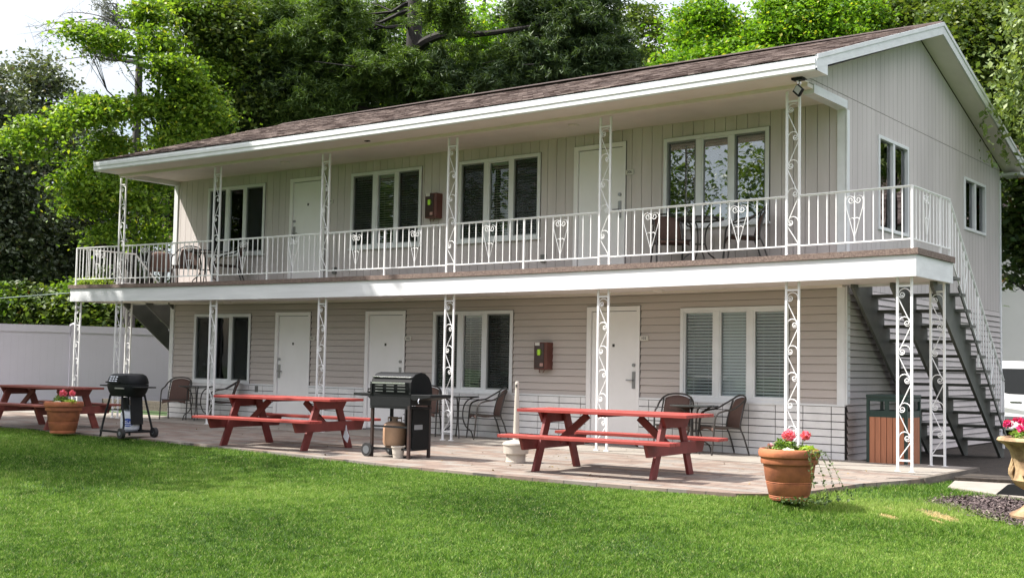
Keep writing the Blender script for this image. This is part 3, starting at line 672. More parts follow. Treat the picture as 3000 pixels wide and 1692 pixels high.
RT, RB = 3.440, 2.795
def heart(b, P, s):
    """scroll heart; P(d,z) maps offset along the rail and height to a point, s is the half width"""
    zt = RT-.10; zb = RB+.055
    for k in (-1, 1):
        arch = [(k*s*(1-.0), zt-.07)]
        top = [(k*(s*.5+s*.5*math.cos(t)), zt-.02+.055*math.sin(t)) for t in [0, PI*.25, PI*.5, PI*.8, PI]]
        sp_ = [(k*(s*.42+s*.34*(1-.65*i/10)*math.cos(PI+2*PI*1.15*i/10)), zt-.02+.045*(1-.65*i/10)*math.sin(PI+2*PI*1.15*i/10)) for i in range(1, 11)]
        b.tube([P(0, zb), P(k*s*.95, zt-.11), P(k*s, zt-.06)]+[P(*q) for q in top+sp_], .0055, 4)
        sm = [(k*(s*.28+s*.28*math.cos(t)), RB+.27+.035*math.sin(t)) for t in [PI, PI*.75, PI*.5, PI*.25, 0, -PI*.3]]
        b.tube([P(*q) for q in sm], .005, 4)
    b.tube([P(0, zb-.05), P(0, zb+.02)], .010, 5)
def railing(xa, xb, n, hearts, thick, y=YP, fixed=None, axis='x', end_post=None):
    """fixed: the other coordinate when the railing runs along y"""
    b = MB()
    def P(t, z, d=0): return (t, y+d, z) if axis == 'x' else (fixed+d, t, z)
    k = max(1, int(abs(xb-xa)/.5)); ts = [xa+(xb-xa)*i/k for i in range(k+1)]
    for t0, t1 in zip(ts[:-1], ts[1:]):
        b.bar(P(t0, RT), P(t1, RT), .032, .014); b.bar(P(t0, RT-.014), P(t1, RT-.014), .014, .014); b.bar(P(t0, RB), P(t1, RB), .016, .018)
    for i in range(1, n):
        t = xa+(xb-xa)*i/n
        if i == thick: b.cbox(P(t, (DEC+RT)/2), (.026, .026, RT-DEC)); b.cbox(P(t, DEC+.005), (.06, .06, .01))
        elif True: b.cbox(P(t, (RB+RT)/2), (.0125, .0125, RT-RB))
    if end_post is not None: b.cbox(P(end_post, (DEC+RT)/2), (.028, .028, RT-DEC)); b.cbox(P(end_post, DEC+.005), (.06, .06, .01))
    r = part(b, 'railing', M_iron)
    for h in hearts:
        hb = MB(); t = xa+(xb-xa)*h/n; s = abs(xb-xa)/n*.93
        heart(hb, lambda d, z, t=t: P(t+d, z), s); part(hb, 'scroll_ornament', M_iron, parent=r)
    return r
w = .1
for i in range(5): railing(UPX[i]+w, UPX[i+1]-w, 20, (5, 15), 10)
railing(UPX[5]+w, 1.316, 12, (6,), None, end_post=1.316)
railing(BX0+.02, UPX[0]-w, 12, (6,), None, end_post=BX0+.02)
railing(YP+.02, .19, 11, (4,), 8, axis='y', fixed=1.316)
railing(YP+.02, .19, 11, (4,), 8, axis='y', fixed=BX0+.02)
b = MB(); b.bar((BX0+.02, 0.02, RT), (HX0-.9, .02, RT), .03, .014)
# staircases
def staircase(xin, xout, rail_x, s):
    """s=+1 right end, -1 left end; descends towards +y"""
    r = empty('staircase'); r.parent = HOUSE; r.location = (0-HOUSE.location.x, 0, 0)
    m0, y0 = -.885, .44
    zt = lambda y: DEC-.07+(y-y0)*m0
    n = 13; rise = (DEC-.07)/n*1.0; run = rise/.885
    for xs in (xin+.10, (xin+xout)/2, xout-.11):
        b = MB(); ya, yb = BYB-.34, y0+(DEC-.10)/.885+.0
        d = .125
        pts = []
        lo = [(ya, zt(ya)-.34), (yb-.1, zt(yb-.1)-.34+.02)]
        poly = [(BYB-.20, FB+.24), (BYB-.02, FB+.24)]
        # sawtooth top
        for k in range(n-1):
            y = y0+run*(k-.55); z = DEC-.07-rise*(k+1)
            poly += [(y, z+rise*.0+.0), (y+run*.98, z)]
        yl = poly[-1][0]
        poly += [(yl+.02, -.07), (yl-.10, -.07)]
        poly += [(BYB-.20, FB-.04)]
        b.prism(poly, xs-.02, xs+.02, 'x'); part(b, 'stringer', M_stair, parent=r, sag=False)
    for k in range(n-1):
        y = y0+run*(k-.55); z = DEC-.07-rise*(k+1)+.004
        b = MB(); b.box(min(xin+.04, xout+.02*s), y-.03, z, max(xin+.04*s, xout+.04*s), y+.235, z+.038); part(b, 'tread', M_stair, parent=r, sag=False)
    b = MB(); ys, ye = .19, 2.62; rt = lambda y: RT-.04-(y-.19)*.955; rb = lambda y: rt(y)-.66
    b.bar((rail_x, ys, rt(ys)+.02), (rail_x, ye, rt(ye)+.02), .032, .014); b.bar((rail_x, ys, rt(ys)), (rail_x, ye, rt(ye)), .014, .014); b.bar((rail_x, ys, rb(ys)), (rail_x, ye, rb(ye)), .016, .018)
    nb = 20
    for i in range(nb+1):
        y = ys+(ye-ys)*i/nb; lowz = rb(y) if i % 10 else max(-.05, rb(y)-.30)
        b.cbox((rail_x, y, (rt(y)+lowz)/2), (.013 if i % 10 else .026, .013 if i % 10 else .026, rt(y)-lowz))
    h = part(b, 'handrail', M_iron, parent=r)
    for c in (5, 15):
        hb = MB(); yc = ys+(ye-ys)*c/nb; heart(hb, lambda d, z, yc=yc: (rail_x, yc+d, z-(RT-rt(yc+d))), .11); part(hb, 'scroll_ornament', M_iron, parent=r)
    b = MB(); b.bar((rail_x+.015*s, .5, 2.32), (rail_x+.015*s, 2.9, 2.32-2.4*.93), .018, .05); part(b, 'skirt_bar', M_stair, parent=r, sag=False)
staircase(0.04, 1.30, 1.316, 1)
staircase(-14.45, -15.75, BX0+.02, -1)

# windows, doors
def window(x0, z0, z1, kind, refl=False):
    fr = .055
    b = MB(); yo = -.040; x1 = x0+WW
    b.box(x0, yo, z0, x0+fr, .06, z1); b.box(x1-fr, yo, z0, x1, .06, z1); b.box(x0+fr, yo, z1-fr, x1-fr, .06, z1); b.box(x0+fr, yo, z0, x1-fr, .06, z0+fr)
    pw = (WW-2*fr)/3; 
    for k in (1, 2): b.box(x0+fr+pw*k-.045, yo+.008, z0+fr, x0+fr+pw*k+.045, .06, z1-fr)
    w_ = part(b, 'window', M_white, bevel=.003)
    b = MB(); b.box(x0-.007, -.022, z0-.007, x0-.0005, .05, z1+.007); b.box(x1+.0005, -.022, z0-.007, x1+.007, .05, z1+.007); b.box(x0-.0005, -.022, z1+.0005, x1+.0005, .05, z1+.007); part(b, 'edge_shadow_line', M_edgeshade, parent=w_)  # thin dark strips painted as the shadow line around the frame
    b = MB(); b.box(x0-.02, -.062, z0-.03, x1+.02, -.0, z0-.001); part(b, 'sill', M_white, parent=w_)
    for k in range(3):
        a = x0+fr+pw*k+(.045 if k else 0); c = x0+fr+pw*(k+1)-(.045 if k < 2 else 0)
        b = MB(); f2 = .022; yi = -.018
        b.box(a, yi, z0+fr, a+f2, .045, z1-fr); b.box(c-f2, yi, z0+fr, c, .045, z1-fr); b.box(a+f2, yi, z1-fr-f2, c-f2, .045, z1-fr); b.box(a+f2, yi, z0+fr, c-f2, .045, z0+fr+f2)
        part(b, 'sash', M_white if (k == 1 or kind == 'bright') else mat('grey_sash', (.22, .23, .23), .5), parent=w_)
        b = MB(); b.box(a+f2, .014, z0+fr+f2, c-f2, .018, z1-fr-f2); part(b, 'pane', M_glass_refl if refl else M_glass, parent=w_)
        if k != 1 and kind != 'bright' and not refl:
            b = MB(); b.box(a+f2, -.004, z0+fr+f2, c-f2, -.003, z1-fr-f2); part(b, 'screen', M_screen, parent=w_)
        # blind
        b = MB(); pitch = .046 if kind == 'bright' else .042; n = int((z1-z0-2*fr)/pitch); tilt = {'bright': .80, 'half': .24, 'dim': .34}[kind]
        for i in range(n):
            zc = z0+fr+pitch*(i+.5); hw = .021; tl = 1.15 if (kind == 'bright' and k == 1) else tilt
            b.cbox(((a+c)/2, .062, zc), (c-a-.01, 2*hw, .0025), rot(rx=-tl))
        b.box(a+.12, .062, z0+fr, a+.124, .064, z1-fr); b.box(c-.124, .062, z0+fr, c-.12, .064, z1-fr); b.box(a+.004, .06, z1-fr-.05, c-.004, .11, z1-fr-.005)
        part(b, 'blind', M_blind_lo if kind == 'bright' else M_blind, parent=w_)
    return w_
for i, (x, a, c) in enumerate(UPW): window(x, a, c, 'half', refl=(i == 3))
for i, (x, a, c) in enumerate(LOW): window(x, a, c, 'bright' if i == 2 else 'dim')
def side_window(y0, y1, z0, z1):
    b = MB(); fr = .05
    b.box(-.05, y0, z0, .035, y0+fr, z1); b.box(-.05, y1-fr, z0, .035, y1, z1); b.box(-.05, y0+fr, z1-fr, .035, y1-fr, z1); b.box(-.05, y0+fr, z0, .035, y1-fr, z0+fr)
    m_ = (y0+y1)/2; b.box(-.05, m_-.04, z0+fr, .030, m_+.04, z1-fr)
    w_ = part(b, 'window', M_white, bevel=.003)
    for a, c in ((y0+fr, m_-.04), (m_+.04, y1-fr)):
        b = MB(); b.box(-.022, a, z0+fr, -.018, c, z1-fr); part(b, 'pane', M_glass_side, parent=w_)
        b = MB(); b.box(-.16, a, z0+fr, -.15, a+(c-a)*.32, z1-fr); part(b, 'curtain', mat('grey_blue_curtain', (.20, .24, .27), .9), parent=w_)
M_glass_side = glass_mat('gable_window_glass', (.7, .76, .74), 1.5, .06, .08)
for h in gw: side_window(*h)
def door(x0, z0, z1, hand):
    b = MB(); fr = .075; x1 = x0+DW
    b.box(x0, -.042, z0, x0+fr, .05, z1); b.box(x1-fr+.02, -.042, z0, x1, .05, z1); b.box(x0+fr, -.042, z1-.07, x1-fr+.02, .05, z1)
    d = part(b, 'door', M_door, bevel=.003)
    b = MB(); b.box(x0-.007, -.022, z0, x0-.0005, .05, z1+.007); b.box(x1+.0005, -.022, z0, x1+.007, .05, z1+.007); b.box(x0-.0005, -.022, z1+.0005, x1+.0005, .05, z1+.007); b.box(x0+fr-.001, .006, z0, x1-fr+.021, .012, z1-.068); part(b, 'door_gap_shade', M_ink, parent=d)  # dark strips and backing stand in for shade around frame and leaf
    b = MB(); b.box(x0+fr+.008, -.008, z0+.015, x1-fr+.012, .005, z1-.080); leaf = part(b, 'door_leaf', M_door, parent=d)
    b = MB(); b.box(x0+fr, -.03, z0-.02, x1-fr+.02, .05, z0+.012); part(b, 'threshold', M_steelm, parent=d)
    xc = (x0+x1)/2+.0; xh = x0+fr+.045 if hand == 'L' else x1-fr-.035; s = 1 if hand == 'L' else -1
    b = MB(); b.box(xc-.02, -.012, z0+1.50, xc+.02, -.0045, z0+1.545); part(b, 'number_plate', M_ink, parent=d)
    b = MB(); b.box(xh-.026, -.022, z0+.86, xh+.026, -.0045, z0+1.12); b.tube([(xh, -.02, z0+.99), (xh, -.055, z0+.99), (xh+s*.11, -.055, z0+.99)], .010, 6)
    part(b, 'lock_handle', M_steelm, parent=d)
    b = MB(); b.tube([(xh, -.004, z0+1.22), (xh, -.03, z0+1.22)], .026, 10); part(b, 'deadbolt', M_steelm, parent=d)
for x, h in UPD: door(x, DEC-.01, 4.69, h)
for x, h in LOD: door(x, .03, 2.16, h)
for x, z in ((-9.75, 2.86), (-5.05, 2.90), (-11.75, .60)):
    b = MB(); b.box(x, -.05, z, x+.09, -.01, z+.12); part(b, 'outlet_cover', mat('grey_outlet', (.16, .16, .15), .6))
b = MB(); b.box(-1.8, -.033, FB-.02, -1.79, -.03, FB)

# ================================================================ wall-mounted things
def text_obj(name, s, size, m, loc, rotm, parent=None, ext=.0015):
    cu = bpy.data.curves.new(name, 'FONT'); cu.body = s; cu.size = size; cu.extrude = ext; cu.align_x = 'CENTER'; cu.align_y = 'CENTER'
    o = bpy.data.objects.new(name, cu); COL.objects.link(o); dg = bpy.context.evaluated_depsgraph_get()
    me = bpy.data.meshes.new_from_object(o.evaluated_get(dg)); bpy.data.objects.remove(o)
    me.materials.clear(); me.materials.append(m); q = bpy.data.objects.new(name, me); COL.objects.link(q); q.location = loc; q.rotation_euler = rotm
    if parent: q.parent = parent
    return q
for x, z, s, lab in ((-3.41, 4.205, '206', 'small cream room number sign beside the right upper door'), (-9.86, 4.20, '204', 'small cream room number sign beside the left upper door'),
                     (-3.125, 1.66, '103', 'small cream room number sign beside the lower door nearest the big bright window'), (-7.85, 1.665, '102', 'small cream room number sign beside the lower door behind the black cart grill'),
                     (-10.23, 1.66, '101', 'small cream room number sign beside the leftmost lower door')):
    z = float(sagz(np.array(x), z)); r = empty('room_sign', (x, -.03, z), label=lab, cat='sign', group='room number signs')
    b = MB(); b.box(-.07, -.012, -.035, .07, .012, .035); b.build('sign_plate', M_sign, r, bevel=.002)
    text_obj('lettering', s, .058, M_ink, (0, -.0135, 0), (PI/2, 0, 0), r)
for x, z, lab in ((-4.93, 1.385, 'dark red wall box with lime tag on the lower wall right of the dark-paned window'), (-7.29, 3.95, 'dark red wall box with lime tag between the two middle upper windows')):
    z = float(sagz(np.array(x), z)); r = empty('extinguisher_box', (x, -.02, z-.22), label=lab, cat='wall box', group='red wall boxes')
    b = MB(); b.box(-.13, -.15, 0, .13, .02, .43); b.build('cabinet', M_firebox, r, bevel=.012)
    b = MB(); b.box(-.115, -.158, .02, .07, -.151, .41); b.build('cover', mat('dark_cover', (.045, .02, .02), .12), r)
    b = MB(); b.lathe([(.05, -.002), (.05, .004)], 16); o = b.build('lime_ring', mat('olive_ring', (.10, .16, .02), .5), r); o.rotation_euler = (PI/2, 0, 0); o.location = (-.02, -.160, .27)
    b = MB(); b.box(-.045, -.170, .225, .005, -.165, .315); b.build('lime_tag', M_lime, r)
    b = MB(); b.box(-.10, -.166, .375, -.01, -.160, .425); b.build('white_label', M_sign, r)
    b = MB(); b.box(.0, -.166, .05, .06, -.160, .10); b.build('small_label', mat('pinkish_label', (.45, .25, .22), .5), r)
    b = MB(); b.tube([(-.06, -.08, 0), (-.07, -.08, -.03), (-.05, -.08, -.045)], .008, 5); b.tube([(.04, -.08, 0), (.0, -.08, -.05)], .006, 5); b.build('seal_tab', M_firebox, r)
r = empty('floodlight', (.02, -1.62, EZ-.175), label='black floodlight hanging under the eave at the right end of the roof', cat='floodlight')
b = MB(); b.box(-.075, -.06, -.05, .075, .06, .0); b.build('mount', M_blackm, r, bevel=.01)
b = MB(); b.tube([(0, 0, -.05), (0.01, 0, -.10)], .028, 8); b.tube([(.01, -.01, -.10), (.015, -.02, -.13)], .02, 8); b.build('neck', M_chrome, r)
b = MB(); b.cbox((.015, -.03, -.185), (.115, .045, .115), rot(ry=PI/4, rx=.35)); h = b.build('lamp_head', M_blackm, r, bevel=.006)
b = MB(); b.cbox((.015, -.056, -.178), (.085, .006, .085), rot(ry=PI/4, rx=.35)); b.build('lens', mat('floodlight_lens', (.35, .36, .34), .15), h)
for x, y, z, lab in ((-3.96, -.76, CEIL, 'round ceiling light over the upper walkway left of the right door'), (-10.35, -.72, CEIL, 'round ceiling light over the upper walkway by the left door'),
                     (-2.68, -.42, FB+.03, 'round ceiling light under the balcony near the big bright window'), (-7.70, -.42, FB+.03, 'round ceiling light under the balcony above the middle lower door'), (-12.2, -.42, FB+.03, 'round ceiling light under the balcony above the leftmost lower window')):
    b = MB(); b.lathe([(.02, -.035), (.06, -.032), (.085, -.018), (.09, 0)], 20); o = b.build('ceiling_light', M_soffit, smooth=True); o.location = (x, y, float(sagz(np.array(x), z)))
    tag(o, lab, 'ceiling light', 'round ceiling lights')
b = MB(); b.box(-.04, -.03, -.012, .04, .03, 0); o = b.build('soffit_vent', M_blackm); o.location = (-7.48, -1.55, float(sagz(np.array(-7.5), CEIL-.013))); tag(o, 'tiny dark vent in the soffit above the middle porch', 'vent')
b = MB(); b.tube([(-16.0, -1.36, 2.50), (-20, -2.2, 2.30), (-26, -3.4, 2.15), (-34, -5, 2.3)], .011, 5); tag(b.build('cable', mat('green_grey_cable', (.10, .16, .14), .6)), 'thin dark cable running from the left end of the balcony', 'cable')

# ================================================================ furniture
def tube_part(name, paths, r, m, parent, n=6, smooth=True):
    b = MB()
    for p in paths: b.tube(p, r, n)
    return b.build(name, m, parent, smooth=smooth)
def smoothpath(pts, n=5):
    P = [Vector(p) for p in pts]; out = []
    for i in range(len(P)-1):
        p0 = P[max(i-1, 0)]; p1 = P[i]; p2 = P[i+1]; p3 = P[min(i+2, len(P)-1)]
        for k in range(n):
            t = k/n; out.append(.5*((2*p1)+(-p0+p2)*t+(2*p0-5*p1+4*p2-p3)*t*t+(-p0+3*p1-3*p2+p3)*t**3))
    out.append(P[-1]); return out
def make_chair():
    """faces +x"""
    r = empty('patio_chair')
    for s in (-1, 1):
        y = s*.255
        # front leg rises into the arm, which climbs back to the top of the backrest
        tube_part('arm_leg', [smoothpath([(.27, y, 0), (.245, y, .25), (.225, y, .47), (.19, y, .56), (.09, y, .60), (-.04, y*.99, .625), (-.17, y*.93, .70), (-.265, y*.75, .765)], 5)], .0135, M_chairf, r)
        tube_part('rear_leg', [smoothpath([(-.30, s*.235, 0), (-.22, s*.225, .25), (-.17, s*.22, .38), (-.20, s*.215, .55), (-.255, s*.19, .745)], 4)], .0125, M_chairf, r)
        tube_part('side_rail', [[(.22, s*.235, .385), (-.17, s*.225, .36)]], .011, M_chairf, r)
    tube_part('top_rail', [smoothpath([(-.265, -.19, .765), (-.285, -.12, .80), (-.295, 0, .815), (-.285, .12, .80), (-.265, .19, .765)], 4)], .0125, M_chairf, r)
    tube_part('front_rail', [[(.225, -.235, .385), (.225, .235, .385)]], .010, M_chairf, r)
    # seat mesh with a drooping front apron
    nx, ny = 10, 10; vs = []; fs = []
    for i in range(nx+1):
        for j in range(ny+1):
            v = j/ny*2-1; t = i/nx
            if t <= .8: x = -.16+(.385)*(t/.8); z = .37+.012*t-.03*(1-v*v)*math.sin(PI*min(1, t/.8))
            else: x = .232; z = .382-.075*(1-.55*(1-v*v))*((t-.8)/.2)
            vs.append((x, v*.228, z))
    for i in range(nx):
        for j in range(ny): a = i*(ny+1)+j; fs.append((a, a+1, a+ny+2, a+ny+1))
    b = MB(); b.add(vs, fs); o = b.build('seat', M_mesh, r, smooth=True); so_ = o.modifiers.new('thickness', 'SOLIDIFY'); so_.thickness = .006
    vs = []; fs = []
    for i in range(9):
        for j in range(ny+1):
            v = j/ny*2-1; t = i/8; w = .205-.03*t; zt = .36+.44*t-.04*t*(v*v)-.012; x = -.165-.115*t*t-.03*(1-v*v)
            vs.append((x, v*w, zt))
    for i in range(8):
        for j in range(ny): a = i*(ny+1)+j; fs.append((a, a+1, a+ny+2, a+ny+1))
    b = MB(); b.add(vs, fs); o = b.build('backrest', M_mesh, r, smooth=True); so_ = o.modifiers.new('thickness', 'SOLIDIFY'); so_.thickness = .006
    return r
chair0 = make_chair(); first = [True]
def place_chair(x, y, z, deg, label):
    c = chair0 if first[0] else copy_tree(chair0); first[0] = False
    c.location = (x, y, float(sagz(np.array(x), z)) if z > 1 else z); c.rotation_euler = (0, 0, math.radians(deg))
    tag(c, label, 'chair', 'brown mesh patio chairs')
Z1 = .012; Z2 = DEC+.001
place_chair(-1.62, -.42, Z1, 232, 'brown mesh patio chair behind the big terracotta pot, beside the rightmost ground-floor table')
place_chair(-2.28, -.58, Z1, -68, 'brown mesh patio chair facing out behind the right end of the rightmost picnic table')
place_chair(-5.78, -.42, Z1, 232, 'brown mesh patio chair left of the beige smokers pole, beside the middle ground-floor table')
place_chair(-6.95, -.60, Z1, -62, 'brown mesh patio chair mostly hidden behind the black cart grill')
place_chair(-13.45, -.55, Z1, -52, 'brown mesh patio chair at the left corner of the ground floor beside the small grill')
place_chair(-12.22, -.42, Z1, 225, 'brown mesh patio chair behind the left end of the middle picnic table')
place_chair(-2.45, -.45, Z2, -48, 'brown mesh patio chair on the balcony, left of the table under the mirroring window')
place_chair(-1.28, -.45, Z2, 215, 'brown mesh patio chair on the balcony, right of the table under the mirroring window')
place_chair(-13.35, -.50, Z2, -50, 'brown mesh patio chair on the balcony at the left corner of the wall')
place_chair(-12.15, -.45, Z2, 222, 'brown mesh patio chair on the balcony just right of the second upper post')
place_chair(-14.72, -.10, Z2, -35, 'brown mesh patio chair on the left landing, beyond the wall corner')
def make_bistro():
    r = empty('bistro_table')
    b = MB(); b.lathe([(.335, .655), (.345, .660), (.335, .667)], 40); b.build('tabletop', M_table, r, smooth=False)
    b = MB(); pts = [(.335*math.cos(a), .335*math.sin(a), .652) for a in [2*PI*i/28 for i in range(29)]]; b.tube(pts, .010, 6, cap=False); b.build('rim', M_chairf, r, smooth=True)
    b = MB(); pts = [(.085*math.cos(a), .085*math.sin(a), .30) for a in [2*PI*i/16 for i in range(17)]]; b.tube(pts, .007, 5, cap=False); b.build('brace_ring', M_chairf, r)
    for k in range(4):
        a = PI/4+k*PI/2; c, s = math.cos(a), math.sin(a)
        tube_part('leg', [smoothpath([(.27*c, .27*s, .65), (.16*c, .16*s, .60), (.095*c, .095*s, .50), (.08*c, .08*s, .33), (.13*c, .13*s, .18), (.22*c, .22*s, .10), (.25*c, .25*s, .0)], 4)], .011, M_chairf, r)
    return r
t0 = make_bistro()
for i, (x, y, z, lab) in enumerate(((-2.00, -.52, Z1, 'round glass-topped bistro table under the big bright window'), (-6.30, -.52, Z1, 'round glass-topped bistro table behind the post right of the cart grill'), (-12.85, -.55, Z1, 'round glass-topped bistro table at the left end of the ground floor'),
                        (-1.90, -.60, Z2, 'round glass-topped bistro table on the balcony under the mirroring window'), (-12.72, -.55, Z2, 'round glass-topped bistro table on the balcony by the second upper post'))):
    t = t0 if i == 0 else copy_tree(t0); t.location = (x, y, float(sagz(np.array(x), z)) if z > 1 else z); tag(t, lab, 'table', 'round bistro tables')

# picnic tables
def make_picnic(m_top, m_leg):
    r = empty('picnic_table'); Lh = 1.07; W = .72; ZT = .69; ZS = .41
    b = MB(); nb = 5; bw = W/nb
    for i in range(nb): b.box(-Lh, -W/2+bw*i+.003, ZT-.035, Lh, -W/2+bw*(i+1)-.003, ZT)
    b.build('tabletop', m_top, r, bevel=.004)
    for s in (-1, 1):
        b = MB()
        for k in (0, 1): b.box(-Lh, s*(.50+.13*k), ZS-.035, Lh, s*(.50+.13*k+.124), ZS)
        b.build('bench', m_top, r, bevel=.004)
    for e in (-1, 1):
        x = e*.735
        for s in (-1, 1):
            b = MB(); b.prism([(s*.53, 0), (s*.405, 0), (s*.13, ZT-.036), (s*.255, ZT-.036)], x-.019, x+.019, 'x'); b.build('leg', m_leg, r, bevel=.003)
        b = MB(); xo = x+e*.039
        b.prism([(-.34, ZT-.036), (.34, ZT-.036), (.265, ZT-.15), (-.265, ZT-.15)], xo-.0185, xo+.0185, 'x'); b.build('top_crossbeam', m_leg, r, bevel=.003)
        b = MB(); b.prism([(-.74, ZS-.036), (.74, ZS-.036), (.68, ZS-.165), (-.68, ZS-.165)], xo-.0185, xo+.0185, 'x'); b.build('seat_crossbeam', m_leg, r, bevel=.003)
        b = MB(); b.bar((e*.70, 0, ZS-.09), (e*.33, 0, ZT-.06), .08, .038, up=(0, 1, 0)); b.build('brace', m_leg, r)
    b = MB(); b.box(-.022, -.33, ZT-.062, .022, .33, ZT-.036); b.build('cleat', m_leg, r)
    return r
p = make_picnic(M_red, M_red_end); p.location = (-1.13, -4.02, .002); p.rotation_euler.z = math.radians(4)
tag(p, 'bright red wooden picnic table nearest the big terracotta pot', 'picnic table', 'red picnic tables')
q = copy_tree(p); q.location = (-6.50, -4.02, .002); q.rotation_euler.z = math.radians(5.5); tag(q, 'red picnic table left of the black cart grill, white cloth on its leg', 'picnic table', 'red picnic tables')
q = make_picnic(M_maroon, M_maroon); q.location = (-12.45, -4.02, .002); q.rotation_euler.z = math.radians(3); tag(q, 'dark maroon picnic table in the shade at the left edge of the patio', 'picnic table', 'red picnic tables')
b = MB(); b.add([(0, 0, .30), (.02, .0, .22), (.055, .005, .15), (.03, .0, .06), (-.02, 0, .10), (-.045, -.005, .14)], [(0, 1, 5), (1, 2, 3, 4, 5)]); o = b.build('cloth', M_print)
o.location = (-5.73, -3.63, .02); so_ = o.modifiers.new('t', 'SOLIDIFY'); so_.thickness = .01; tag(o, 'small white cloth hanging on the right rear leg of the middle picnic table', 'cloth')

# grill with cart (right)
def cart_grill():
    r = empty('cart_grill', (-4.21, -4.18, .002), math.radians(1.5), 'black gas grill on a cart with slotted lid, side shelves and one wheel pair', 'grill')
    w, d = .335, .21
    def vent(b, x0, x1, z, y): b.box(x0, y-.006, z-.007, x1, y, z+.007)
    # lid: extruded rounded profile
    prof = [(-d, .80), (-d, .945), (-d+.03, 1.01), (-d+.085, 1.05), (-.03, 1.07), (.06, 1.06), (.14, 1.01), (.19, .93), (.21, .85), (.21, .80)]
    b = MB(); b.prism(prof, -w+.0, w, 'x'); lid = b.build('lid', M_black, r, bevel=.006)
    b = MB(); b.box(-w-.004, -d-.012, .80, -w+.026, -d+.0, .945); b.box(w-.026, -d-.012, .80, w+.004, -d, .945); b.build('lid_trim', M_blackm, lid)
    b = MB(); b.bar((-w+.02, -d+.02, 1.012), (w-.01, -d+.02, 1.012), .03, .012); b.build('edge_highlight', M_chrome, lid, bevel=.003)  # bright strip added as the highlight along the lid's upper edge
    b = MB(); b.bar((-w+.06, -d-.045, .935), (w-.06, -d-.045, .935), .018, .018); 
    for s in (-1, 1): b.bar((s*(w-.08), -d, .935), (s*(w-.08), -d-.045, .935), .012, .012)
    b.build('lid_handle', M_chrome, lid)
    b = MB()
    for i in range(3):
        for k in range(3): vent(b, -w+.08+i*.185, -w+.205+i*.185, .905-.037*k, -d-.001)
    b.build('vent_slots', M_steelm, lid)
    b = MB(); b.prism([(-d, .80), (.21, .80), (.19, .66), (-d+.02, .66)], -w, w, 'x'); b.build('firebox', M_blackm, r, bevel=.004)
    b = MB(); b.box(-w, -d-.012, .64, w, -d+.02, .76); b.build('control_panel', M_blackm, r)
    b = MB(); b.box(-w, -d-.01, .615, w, .2, .635); b.build('cart_frame', M_blackm, r)
    b = MB(); b.prism([(w+.005, .80), (w+.32, .80), (w+.32, .765), (w+.05, .72), (w+.005, .74)], -d-.01, .19, 'y'); b.build('side_shelf', M_blackm, r, bevel=.005)
    b = MB(); b.prism([(-w-.005, .80), (-w-.30, .80), (-w-.30, .765), (-w-.06, .76), (-w-.005, .72)], -d, .17, 'y'); b.build('side_shelf', M_blackm, r, bevel=.005)
    b = MB(); b.lathe([(.05, 0), (.055, .02), (.04, .045)], 16, (-w-.07, -.12, .801)); b.box(-w-.12, -.14, .84, -w-.01, -.09, .86); b.build('side_burner', M_black, r)
    for x, y, m, z0 in ((-w+.02, -d+.02, M_rust, .0), (w-.02, -d+.0, M_rust, 0), (-w+.02, .18, M_blackm, .0), (w-.02, .18, M_rust, 0)):
        b = MB(); b.box(x-.017, y-.017, z0, x+.017, y+.017, .66); b.build('leg', m, r)
    b = MB(); b.box(-.04, .14, .10, w-.04, .155, .61); b.build('rear_panel', M_blackm, r)
    b = MB(); b.box(w-.012, -d+.05, .11, w-.004, .16, .61); b.build('side_panel', M_black, r)
    b = MB(); b.box(w-.0035, -.13, .36, w-.002, .03, .42); b.build('label_plate', mat('grey_label', (.22, .23, .24), .5), r)
    b = MB(); b.box(-w+.02, -d+.01, .375, w-.02, -d+.025, .40); b.box(-w+.02, -d+.02, .10, w-.02, -d+.035, .12); b.box(-w+.02, .16, .10, w-.02, .175, .12); b.box(-w+.03, -.15, .095, w-.03, .15, .105); b.build('bottom_shelf', M_blackm, r)
    b = MB(); b.tube([(w+.14, -d-.01, .75), (w+.14, -d-.03, .72), (w+.15, -d-.03, .69), (w+.165, -d-.03, .70)], .006, 5); b.build('utensil_hook', M_chrome, r)
    for y in (-d-.03, .22):
        b = MB(); b.tube([(0, -.022, 0), (0, .022, 0)], .085, 20); wh = b.build('wheel', M_rubber, r, smooth=True); wh.location = (-w-.03, y+.02, .085)
        b = MB(); b.tube([(0, -.026, 0), (0, .026, 0)], .052, 14); b.build('hub', M_hub, wh)
    b = MB(); b.tube([(-w-.03, -d-.03, .085), (-w-.03, .24, .085)], .007, 5); b.build('axle', M_blackm, r)
    return r
cart_grill()
